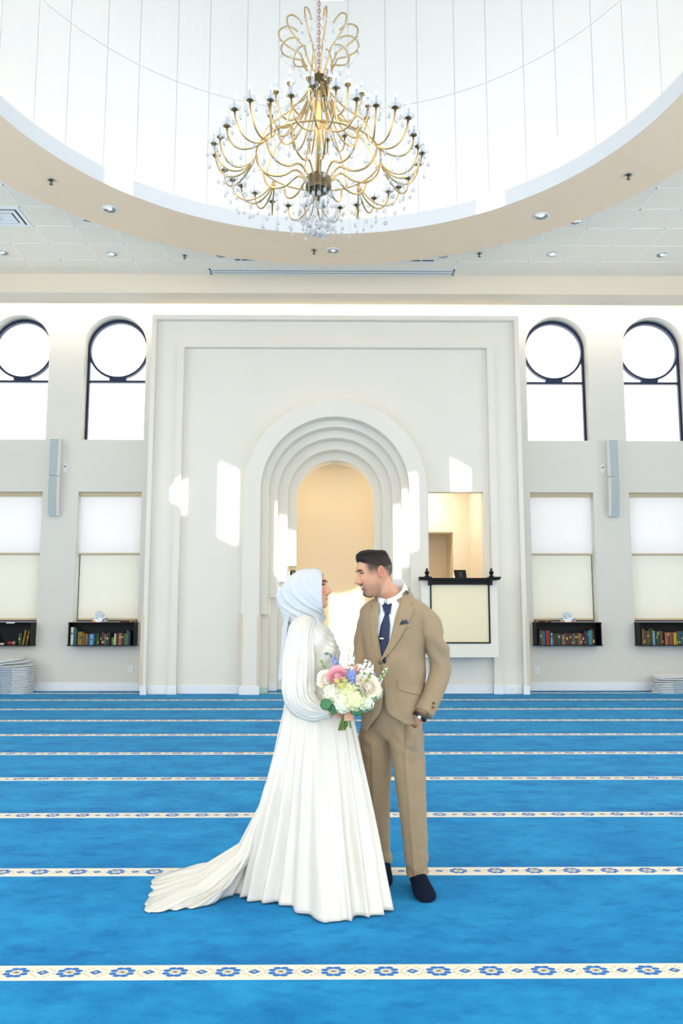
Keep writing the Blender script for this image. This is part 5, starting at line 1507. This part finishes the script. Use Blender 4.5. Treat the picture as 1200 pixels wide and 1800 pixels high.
body.loft([ring0(bx + dx, by, z, a, b) for z, dx, a, b in ((1.40, -.02, .045, .05), (1.38, -.02, .06, .10), (1.34, -.01, .07, .115), (1.25, .0, .095, .135), (1.10, .0, .085, .10), (1.0, .0, .10, .12), (0.88, .0, .11, .14))])
body.tube([hl.M @ Vector((0, -0.03, -0.03)), hl.M @ Vector((0, -0.035, -0.09)), (bx - 0.005, by, 1.41), (bx - 0.01, by, 1.33)], [0.05, 0.048, 0.048, 0.055], 20)
RAW = [W(537, 1104, 4.26), W(525, 1150, 4.19), W(527, 1218, 4.165), W(556, 1247, 4.135), W(590, 1252, 4.10)]
LAW = [W(535, 1100, 4.50), W(550, 1160, 4.50), W(566, 1215, 4.44), W(584, 1240, 4.28), W(594, 1247, 4.185)]
body.tube(RAW, [.034, .034, .031, .026, .021], 14)
body.tube(LAW, [.034, .034, .031, .026, .021], 14)
for sx in (-0.085, 0.085):
    body.tube([(bx + 0.03, by + sx, 0.9), (bx + 0.03, by + sx, 0.48), (bx + 0.02, by + sx, 0.08)], [0.075, 0.052, 0.038], 14)
    body.loft(foot_rows((bx + 0.0, by + sx), (bx + 0.21, by + sx - 0.03)))
# her right hand closed round the stems, fingers across their front
ST = W(608, 1253, 4.075)
hd_ = MB()
pw = RAW[-1]
rows = []
for f, hw, th in ((0.0, .022, .018), (0.3, .030, .018), (0.7, .036, .017), (1.0, .036, .013)):
    c = pw.lerp(ST + Vector((0.006, 0.040, 0.004)), f)
    rows.append([tuple(c + Vector((0, 0, 1)) * hw * math.cos(a) + Vector((0.25, 1, 0)).normalized() * th * math.sin(a)) for a in [2 * PI * k / 14 for k in range(14)]])
body.loft(rows)
for i, dz in enumerate((0.026, 0.009, -0.009, -0.026)):
    r = 0.0088 - 0.0006 * (i == 3)
    L = (1.0, 1.06, 1.0, 0.85)[i]
    body.tube([ST + Vector((-0.012, 0.040, dz + 0.004)), ST + Vector((0.024 * L, 0.034, dz)), ST + Vector((0.038 * L, 0.006, dz - 0.001)), ST + Vector((0.030 * L, -0.024, dz - 0.003)), ST + Vector((0.008, -0.036, dz - 0.004)), ST + Vector((-0.012 * L, -0.036, dz - 0.004))], [r * 1.05, r * 1.08, r * 1.05, r, r * 0.92, r * 0.75], 10)
body.tube([pw + Vector((0.010, -0.010, 0.012)), ST + Vector((-0.030, -0.020, 0.030)), ST + Vector((-0.012, -0.040, 0.038)), ST + Vector((0.010, -0.043, 0.036))], [0.013, 0.0115, 0.010, 0.007], 10)
hand_parts(body, LAW[-1], (0.92, -0.18, 0.05), (0.1, -1, 0.0), 0.8, 0.25, -1)
wm = remeshed(body, 0.003, 2)
tint_head(wm, hl, (222, 168, 140), lip=(196, 104, 104), blush=0.45)
lw('body', wm, M_SKIN)
local_feats(hl, lady, LADI, lash_col=(30, 22, 20), brow_pts=[(0.011, 0.0365), (0.019, 0.0405), (0.028, 0.0435), (0.037, 0.0425), (0.046, 0.0365)], open_=0.0042, lash_r=0.0023, brow_r=0.0032)

# hood of the hijab: rows of the head wrap, open at the face, closed under the chin
def px_x(u, v): return W(u, v, 4.34).x
def px_z(v): return W(560, v, 4.34).z
HJ = [  # v, back u, front u, half width, opening half-angle (1 = closed)
    (999.5, 540, 556, .010, 0.99), (1001, 532, 560, .030, .90), (1004, 524, 563, .048, .78), (1010, 514, 565, .064, .66), (1018, 506, 566, .076, .58), (1028, 497, 566, .084, .53), (1038, 490, 566, .088, .51), (1048, 486.5, 566, .090, .50),
    (1058, 488, 566.5, .088, .51), (1066, 491, 567, .084, .56), (1072, 494, 569, .080, .72), (1077, 496, 569.5, .078, .88), (1082, 498, 569, .078, 1.0), (1088, 501, 567, .082, 1.0), (1094, 502, 566, .098, 1.0), (1099, 501, 568, .118, 1.0), (1105, 501, 574, .132, 1.0), (1110, 503, 578, .136, 1.0)]
NH = 120
rows = []
def hj(v, j): return interp(v, [h[0] for h in HJ], [h[j] for h in HJ])
for i in range(64):
    v = 999.5 + (1110 - 999.5) * (i / 63.0)
    xb, xf, hw, op = px_x(hj(v, 1), v), px_x(hj(v, 2), v), hj(v, 3), hj(v, 4)
    z = px_z(v)
    row = []
    for k in range(NH + 1):
        s = -1 + 2 * k / NH                       # -1 .. 1 round the back
        if op >= 0.999:
            th = PI * s
            x = 0.5 * (xb + xf) - 0.5 * (xf - xb) * math.cos(th); y = hw * math.sin(th)
        else:
            # ellipse whose front is cut at the face edge
            reach = (xf - xb) / (1 - math.cos(PI * op)) if op < 0.98 else (xf - xb) / 2
            th = PI * op * s
            x = xb + reach * (1 - math.cos(th)); y = hw * math.sin(th) / max(0.001, math.sin(min(PI * op, PI / 2)))
        p = Vector((x, by - 0.01 + y, z))
        out = Vector((-math.cos(th), math.sin(th) * 1.2, 0)).normalized()
        # folds run from under the chin up round the back of the head
        ang = (v - 1066) / 60.0 - 1.9 * (abs(s) - 1.0)
        wgt = smooth01((v - 1004) / 25) * (0.4 + 0.6 * smooth01((v - 1030) / 40))
        fold = 0.0065 * math.sin(15 * ang + 2.2 * abs(s)) + 0.005 * math.sin(27 * ang - 3.0 * s + 1.0) + 0.006 * noise.noise(Vector((s * 3, v * 0.03, 5)))
        edge_ = smooth01((1 - abs(s)) * 9) if op < 0.999 else 1.0
        p += out * fold * wgt * edge_
        row.append(tuple(p))
    rows.append(row)
hj_ = MB().grid(rows); lw('hijab', hj_.mesh('hijab'), M_VEIL, smooth=True, solid=-0.0025)
# under-cap seen at the brow
P = [hl.at(x, 0.082 - 3.0 * x * x, 0.004) for x in [-.04, -.03, -.02, -.01, 0, .01, .02, .03, .04]]
me = MB().tube(P, 0.0045, 8).mesh('under_scarf'); lw('under_scarf', me, mat('under_scarf_lilac', (214, 210, 224), 0.6), smooth=True)
# loose end of the veil hanging down her back
rows = []
for i in range(26):
    t = i / 25.0
    v = 1084 + (1198 - 1084) * t
    row = []
    for k in range(17):
        s = -1 + k / 8.0
        u = interp(v, [1084, 1110, 1150, 1190, 1198], [503, 499, 496, 492, 491]) + 10 * s * s * (1 - t * .4)
        q = W(u, v - 4 * abs(s), 4.35)
        row.append((q.x - 0.006 + 0.006 * math.sin(7 * s + 3 * t), by + 0.11 * s, q.z))
    rows.append(row)
lw('veil_tail', MB().grid(rows).mesh('veil_tail'), M_VEIL, smooth=True, solid=0.002)

# bodice
BD = [(1092, 514, 566, .060), (1098, 507, 572, .115), (1106, 503, 579, .150), (1116, 502, 585, .160), (1130, 502, 592, .158), (1145, 504, 597, .150), (1160, 507, 596, .138), (1178, 511, 592, .124), (1195, 512, 594, .124), (1212, 509, 600, .134), (1235, 504, 606, .145)]
rows = []
for i in range(50):
    v = 1092 + (1235 - 1092) * i / 49.0
    q = [interp(v, [b[0] for b in BD], [b[j] for b in BD]) for j in (1, 2, 3)]
    xb, xf, hw = px_x(q[0], v), px_x(q[1], v), q[2]
    row = []
    for k in range(96):
        th = 2 * PI * k / 96
        c, s_ = math.cos(th), math.sin(th)
        f = 0.004 * math.sin(v * 0.16 + 7 * th) * smooth01((v - 1100) / 20) + 0.005 * math.sin(9 * th + 0.05 * v) * smooth01((v - 1150) / 40)
        # crossed wrap lines over the chest
        f += 0.005 * math.sin(0.55 * (v - 1100) - 26 * max(0, c) * (1 if s_ < 0 else -1)) * max(0, c) * G(v - 1120, 30)
        row.append((0.5 * (xb + xf) + (0.5 * (xf - xb) + f) * math.copysign(abs(c) ** 0.92, c), by + (hw + f) * math.copysign(abs(s_) ** 0.92, s_), px_z(v)))
    rows.append(row)
lw('bodice', MB().loft(rows).mesh('bodice'), M_SATIN, smooth=True)

# bishop sleeves
def puff(path, rad, flat, nfold, seed):
    P = spline([tuple(p) + (r, fl) for p, r, fl in zip(path, rad, flat)], 9)
    rows = []
    n = 96
    for i, p in enumerate(P):
        a = Vector(P[max(0, i - 1)][:3]); b = Vector(P[min(len(P) - 1, i + 1)][:3])
        t = (b - a).normalized()
        s = t.cross(Vector((0, 1, 0))).normalized(); w_ = s.cross(t).normalized()
        f = i / (len(P) - 1)
        row = []
        for k in range(n):
            th = 2 * PI * k / n
            ph = 0.9 * noise.noise(Vector((f * 3, seed, 0))) 
            fold = 0.055 * math.cos(nfold * th + 3 * ph + 1.5 * math.sin(3 * th)) + 0.045 * math.cos(1.7 * nfold * th + 2 + 4 * ph) + 0.10 * noise.noise(Vector((math.cos(th) * 1.6, math.sin(th) * 1.6, f * 7 + seed))) + 0.05 * noise.noise(Vector((math.cos(th) * 7, math.sin(th) * 7, f * 9 + seed)))
            fold *= smooth01(f * 6) * 0.9 + 0.25
            r = p[3] * (1 + fold)
            row.append(tuple(Vector(p[:3]) + s * r * math.cos(th) + w_ * r * p[4] * math.sin(th)))
        rows.append(row)
    return MB().loft(rows)
lw('sleeve', puff([W(540, 1090, 4.27), W(530, 1112, 4.215), W(524.5, 1150, 4.19), W(523.5, 1195, 4.175), W(529, 1228, 4.16), W(548, 1246, 4.14), W(569, 1250, 4.125), W(581, 1251, 4.115)], [.050, .068, .078, .084, .084, .062, .037, .029], [.8, .8, .8, .8, .8, .85, .9, 1], 11, 1.7).mesh('sleeve'), M_SATIN, smooth=True)
lw('sleeve', puff([W(540, 1096, 4.46), W(538, 1120, 4.49), W(545, 1160, 4.50), W(556, 1205, 4.46), W(575, 1236, 4.36), W(588, 1244, 4.25), W(595, 1247, 4.195)], [.042, .062, .070, .075, .070, .040, .027], [.85, .85, .85, .85, .9, .95, 1], 9, 5.1).mesh('sleeve'), M_SATIN, smooth=True)

# skirt and train
WC, WRX, WRY, WZ = Vector((-0.095, 4.345)), 0.150, 0.125, 1.06
HEM = [(-20, .275, 4.06), (-35, .195, 3.955), (-50, .12, 3.90), (-65, .035, 3.86), (-80, -.05, 3.90), (-95, -.12, 3.95), (-110, -.20, 4.03), (-125, -.30, 4.105), (-140, -.41, 4.17), (-150, -.505, 4.235), (-158, -.60, 4.075), (-166, -.75, 4.025), (-173, -.875, 3.985), (-179, -.925, 4.17), (-185, -.945, 4.40), (-190, -.955, 4.535), (-200, -.85, 4.64), (-215, -.62, 4.70), (-235, -.36, 4.72), (-260, -.10, 4.66), (-290, .05, 4.52), (-320, .13, 4.36), (-345, .245, 4.20), (-380, .275, 4.06)]
NS, NTs = 420, 60
cum = [0.0]
for a, b in zip(HEM[:-1], HEM[1:]): cum.append(cum[-1] + math.hypot(b[1] - a[1], b[2] - a[2]))
rs = random.Random(21)
TS, TZ = [0, .03, .105, .2, .35, .65, 1.0], [1, .85, .575, .36, .17, .045, 0.0]
rows = [[] for _ in range(NTs)]
ph1 = [rs.uniform(0, 6.28) for _ in range(6)]
for k in range(NS):
    d = cum[-1] * k / NS
    ang = math.radians(interp(d, cum, [h[0] for h in HEM])); hx = interp(d, cum, [h[1] for h in HEM]); hy = interp(d, cum, [h[2] for h in HEM])
    w0 = Vector((WC.x + WRX * math.cos(ang), WC.y + WRY * math.sin(ang)))
    h0 = Vector((hx, hy)); dirv = (h0 - w0); R_ = dirv.length; dirv.normalize()
    side = Vector((-dirv.y, dirv.x))
    tau = smooth01((R_ - 0.22) / 0.34) * smooth01((-hx - 0.16) / 0.28)
    for i in range(NTs):
        t = i / (NTs - 1)
        s_lin = t ** (1.06 - 0.24 * max(0, math.cos(ang))); z_lin = 1 - t
        # the train follows the traced sweep
        q = t
        s_tr = interp(q, [0, .16, .42, .62, .78, .90, 1.0], TS); z_tr = interp(s_tr, TS, TZ)
        s_ = s_lin * (1 - tau) + s_tr * tau; z_ = z_lin * (1 - tau) + z_tr * tau
        amp = (0.028 * (1 - tau) + 0.018 * tau) * smooth01(t * 1.15) ** 0.9 + 0.003
        warp = d + 0.10 * t * noise.noise(Vector((d * 2.2, 3.1, 0))) 
        c1 = math.cos(2 * PI * warp / 0.20 + ph1[0] + 2.6 * noise.noise(Vector((d * 2.3, t * 0.9, 0))))
        c2 = math.cos(2 * PI * warp / 0.085 + ph1[1] + 3.0 * noise.noise(Vector((d * 4, t * 0.8, 7)))); c3 = math.cos(2 * PI * warp / 0.37 + ph1[2] + t)
        fold = amp * (0.80 * (1 - abs(c1) ** 1.4 * 1.3) + 0.24 * c2 * (0.4 + 0.6 * abs(c3)) + 0.75 * c3) + 0.004 * noise.noise(Vector((d * 9, t * 7, 2.0)))
        pxy = w0 + dirv * (R_ * s_ + fold * (1 - 0.3 * tau)) + side * (0.006 * math.sin(2 * PI * warp / 0.1 + 1) * t)
        z = WZ * z_
        lift = 0.0
        if tau > 0 and t > 0.5: lift = tau * (0.010 + 0.012 * (0.5 + 0.5 * c1) + 0.006 * c2) * (1 - smooth01((t - 0.93) / 0.07) * 0.7)
        if t > 0.9: z += 0.012 * (0.5 - 0.5 * c1) * (t - 0.9) / 0.1 * (1 - tau)
        rows[i].append((pxy.x, pxy.y, max(0.0075, z + lift)))
sk = MB().grid(rows, close_u=True)
lw('skirt', sk.mesh('skirt'), M_SATIN, smooth=True, solid=0.003)
# ------------------------------------------------------------------ bouquet
rb = random.Random(7)
BQ = W(612, 1225, 4.05)
bq = thing('bouquet', 'round bridal bouquet of white, pink and blue flowers in the woman\'s hand', 'bouquet', tuple(BQ))
BQI = Matrix.Translation(-BQ)
def bmat(n, c, tr=0.15): return mat(n, c, 0.6, spec=0.25, noise_amt=0.06, noise_scale=120)
M_CREAM = bmat('rose_cream', (255, 249, 236)); M_PEACH = bmat('rose_peach', (252, 216, 190)); M_PINK = bmat('peony_pink', (253, 204, 214)); M_HYD = bmat('hydrangea_ivory', (244, 245, 222)); M_HYDG = bmat('hydrangea_lime', (238, 240, 190))
M_STOCK = bmat('stock_white', (240, 242, 236)); M_DELPH = bmat('delphinium_blue', (138, 154, 212)); M_BUDG = bmat('bud_yellow_green', (238, 238, 170)); M_LEAF = mat('eucalyptus_leaf', (64, 122, 76), 0.5, noise_amt=0.12, noise_scale=60); M_SPRIG = mat('sprig_green', (122, 164, 62), 0.5); M_STEM = mat('stem_green', (104, 128, 56), 0.5, noise_amt=0.2, noise_scale=80)
def frame(n):
    n = Vector(n).normalized(); a = n.orthogonal().normalized(); return n, a, n.cross(a)
def petal(mb, base, out, up, L, wd, cup, mi=0):
    """one petal: from base along out, curling towards up"""
    out = Vector(out).normalized(); up = Vector(up).normalized(); s = out.cross(up).normalized()
    rows = []
    for i in range(4):
        t = i / 3.0
        c = Vector(base) + out * L * math.sin(t * 1.2) / 0.93 + up * L * cup * t * t
        w = wd * (0.35 + 0.75 * math.sin(0.35 + t * 2.1)) * (1 if t < 1 else 0.75)
        rows.append([tuple(c + s * w * q + up * wd * 0.35 * abs(q) ** 2) for q in (-0.5, 0, 0.5)])
    mb.grid(rows, mi=mi)
def rose(r, n):
    mb = MB()
    for i in range(n):
        f = (i + 0.5) / n
        a = i * 2.39996
        rad = r * (0.06 + 0.85 * f)
        lean = 0.10 + 0.80 * f
        o = Vector((math.cos(a), math.sin(a), 0))
        out = (o * math.sin(lean) + Vector((0, 0, 1)) * math.cos(lean)).normalized()
        up = (Vector((0, 0, 1)) * math.sin(lean) - o * math.cos(lean)).normalized()
        petal(mb, o * rad * 0.6 + Vector((0, 0, -0.25 * r * f)), out, up, r * (0.75 + 0.25 * f), r * (0.45 + 0.60 * f), 0.22 * (1 - 0.4 * f))
    return mb
def floret(mb, c, n, r, k=4, mi=0, rot=0.0):
    n, a, b = frame(n)
    for j in range(k):
        t = rot + 2 * PI * j / k
        o = a * math.cos(t) + b * math.sin(t)
        s = n.cross(o)
        c0 = Vector(c)
        mb.add([tuple(c0 + n * 0.0008), tuple(c0 + o * r * 0.55 - s * r * 0.42 + n * r * 0.22), tuple(c0 + o * r * 1.0 + n * r * 0.10), tuple(c0 + o * r * 0.55 + s * r * 0.42 + n * r * 0.22)], [(0, 1, 2), (0, 2, 3)], mi)
def ball(r, n, fr, k=4, squash=0.8):
    mb = MB()
    for i in range(n):
        z = 1 - (i + 0.5) / n * 1.55; ph = i * 2.39996
        q = math.sqrt(max(0, 1 - z * z))
        d = Vector((q * math.cos(ph), q * math.sin(ph), z)); d += Vector((rb.uniform(-.12, .12), rb.uniform(-.12, .12), rb.uniform(-.12, .12))); d.normalize()
        floret(mb, Vector((d.x, d.y, d.z * squash)) * r * rb.uniform(0.88, 1.05), d + Vector((rb.uniform(-.3, .3), rb.uniform(-.3, .3), 0.1)), fr * rb.uniform(0.85, 1.15), k, 0, rb.uniform(0, 2))
    return mb
def place(nm, mb, m, pos, nrm, parent=None, smooth=False):
    me = mb.mesh(nm)
    q = Vector((0, 0, 1)).rotation_difference(Vector(nrm).normalized())
    me.transform(Matrix.Translation(Vector(pos) - BQ) @ q.to_matrix().to_4x4())
    return mk(nm, me, m, parent or bq, smooth=smooth)
def P_(u, v, Y): return W(u, v, Y)
px = 0.0029
def toward(u, v, lean=1.0):
    return Vector(((u - 613) * 0.02 * lean, -1.0, -(v - 1222) * 0.022 * lean + 0.15))
for u, v, Y, r, m in ((584, 1216, 4.03, 18, M_HYD), (603, 1236, 3.99, 17, M_HYD), (622, 1229, 3.975, 20, M_HYDG), (641, 1232, 4.01, 17, M_HYD), (612, 1214, 3.985, 14, M_HYDG), (660, 1216, 4.06, 12, M_HYD)):
    mb = ball(r * px, 64, 0.0135)
    core = MB().lathe([(0, -0.6 * r * px), (0.6 * r * px, -0.4 * r * px), (0.78 * r * px, 0), (0.6 * r * px, 0.5 * r * px), (0, 0.66 * r * px)], 10)
    mb.add(core.v, core.f)
    place('hydrangea', mb, m, P_(u, v, Y), toward(u, v))
for u, v, Y, r, n, m, nm in ((647, 1208, 3.985, 17, 34, M_CREAM, 'rose'), (574, 1196, 4.05, 15, 28, M_CREAM, 'rose'), (632, 1200, 4.0, 11, 24, M_CREAM, 'rose'), (629, 1178, 4.04, 9, 22, M_PEACH, 'rose'), (593, 1190, 4.00, 15, 54, M_PINK, 'peony')):
    place(nm, rose(r * px, n), m, P_(u, v, Y), toward(u, v, 0.8), smooth=True)
for u, v, Y in ((593, 1199, 3.96), (605, 1197, 3.965), (601, 1208, 3.955)):
    place('rose_bud', rose(6.5 * px, 16), M_BUDG, P_(u, v, Y), toward(u, v, 0.5) + Vector((0, 0, .8)), smooth=True)
def spike(pts, n, fr, k, spread, m, nm, tip=1.0):
    """flower spike: florets set round a stem"""
    mb = MB()
    Q = spline([tuple(p) for p in pts], 6)
    for i in range(n):
        t = (i + 0.5) / n
        j = t * (len(Q) - 1); a = Vector(Q[int(j)]); b = Vector(Q[min(len(Q) - 1, int(j) + 1)]); c = a.lerp(b, j - int(j))
        d = Vector((math.cos(i * 2.4), math.sin(i * 2.4) - 0.5, 0.35 * math.sin(i * 1.7)))
        sz = fr * (1 - 0.5 * t * tip)
        floret(mb, c + d.normalized() * spread * (1 - 0.55 * t * tip), d, sz, k, 0, i * 0.7)
    me = mb.mesh(nm); me.transform(BQI); o = mk(nm, me, m, bq)
    st = MB().tube(Q, 0.0016, 6).mesh('stem'); st.transform(BQI); mk('stem', st, M_SPRIG, o)
    return o
spike([P_(616, 1203, 4.02), P_(616, 1190, 3.99), P_(618, 1180, 3.99)], 34, 0.0135, 5, 0.024, M_DELPH, 'delphinium', 0.3)
spike([P_(600, 1182, 4.06), P_(592, 1168, 4.06), P_(586, 1156, 4.06)], 22, 0.0125, 5, 0.014, M_DELPH, 'delphinium', 0.5)
spike([P_(657, 1192, 4.05), P_(658, 1182, 4.05)], 8, 0.010, 5, 0.008, M_DELPH, 'delphinium')
spike([P_(612, 1186, 4.06), P_(612, 1168, 4.05), P_(613, 1156, 4.05)], 44, 0.0135, 4, 0.036, M_STOCK, 'stock_flower', 0.45)
spike([P_(642, 1198, 4.03), P_(643, 1180, 4.02), P_(642, 1168, 4.03)], 56, 0.0140, 4, 0.044, M_STOCK, 'stock_flower', 0.4)
spike([P_(662, 1208, 4.05), P_(668, 1194, 4.05), P_(679, 1174, 4.06)], 26, 0.0105, 4, 0.014, M_STOCK, 'snapdragon', 0.8)
spike([P_(664, 1202, 4.045), P_(671, 1188, 4.045), P_(681, 1171, 4.055)], 16, 0.0075, 3, 0.010, M_SPRIG, 'snapdragon_buds', 0.3)
spike([P_(576, 1186, 4.08), P_(569, 1170, 4.08), P_(562, 1160, 4.08)], 14, 0.0085, 3, 0.008, M_SPRIG, 'green_sprig', 0.3)
spike([P_(598, 1178, 4.09), P_(588, 1160, 4.09), P_(578, 1149, 4.09), P_(571, 1150, 4.09)], 14, 0.0085, 4, 0.006, mat('thistle_grey_blue', (108, 132, 130), 0.6), 'sea_holly', 0.0)
spike([P_(612, 1166, 4.08), P_(612, 1152, 4.08), P_(613, 1141, 4.08)], 12, 0.0070, 4, 0.006, mat('sprig_blush', (222, 190, 168), 0.6), 'blush_sprig', 0.1)
for u, v in ((640, 1184), (649, 1190), (645, 1196)):
    mb = MB().lathe([(0, -0.008), (0.006, -0.004), (0.008, 0.002), (0.004, 0.009), (0, 0.011)], 8)
    place('green_bud', mb, M_SPRIG, P_(u, v, 3.965), toward(u, v, 0.4), smooth=True)
def leaf(cu, cv, Y, L, Wd, ang, nrm):
    mb = MB()
    rows = []
    for i in range(9):
        t = i / 8.0
        w = Wd * math.sin(PI * (0.06 + 0.92 * t)) ** 0.75
        rows.append([((t - 0.5) * L, w * q, -0.10 * Wd * (1 - abs(q)) + 0.004 * math.sin(3 * t)) for q in (-1, -0.5, 0, 0.5, 1)])
    mb.grid(rows)
    me = mb.mesh('leaf')
    q = Vector((0, 0, 1)).rotation_difference(Vector(nrm).normalized())
    me.transform(Matrix.Translation(P_(cu, cv, Y) - BQ) @ q.to_matrix().to_4x4() @ Matrix.Rotation(ang, 4, 'Z'))
    o = mk('leaf', me, M_LEAF, bq, smooth=True, solid=0.0008)
for a in ((573, 1238, 3.99, 0.060, 0.029, 0.3, (-.2, -1, .1)), (589, 1245, 4.0, 0.072, 0.020, 1.2, (.1, -1, -.1)), (594, 1236, 3.99, 0.06, 0.018, 1.5, (.2, -1, 0)), (627, 1251, 3.985, 0.058, 0.022, 0.1, (0, -1, -.25)), (645, 1246, 4.01, 0.046, 0.016, -0.7, (.2, -1, -.1)), (656, 1228, 4.03, 0.045, 0.016, 1.2, (.3, -1, 0)), (580, 1243, 4.03, 0.05, 0.02, 2.4, (-.1, -1, 0))):
    leaf(*a)
for k in range(14):
    a = rb.uniform(-1, 1); b = rb.uniform(-0.9, 0.9)
    p0 = P_(610 + 14 * a, 1228, 4.07 + 0.02 * b); p1 = ST + Vector((0.015 * a, 0.013 * b, 0)); p2 = P_(607 + 15 * a, 1280 + rb.uniform(-4, 6), 4.06 + 0.028 * b)
    me = MB().tube([p0, p1, p2], [0.0036, 0.0042, 0.0040], 7).mesh('stem'); me.transform(BQI); mk('stem', me, M_STEM, bq, smooth=True)
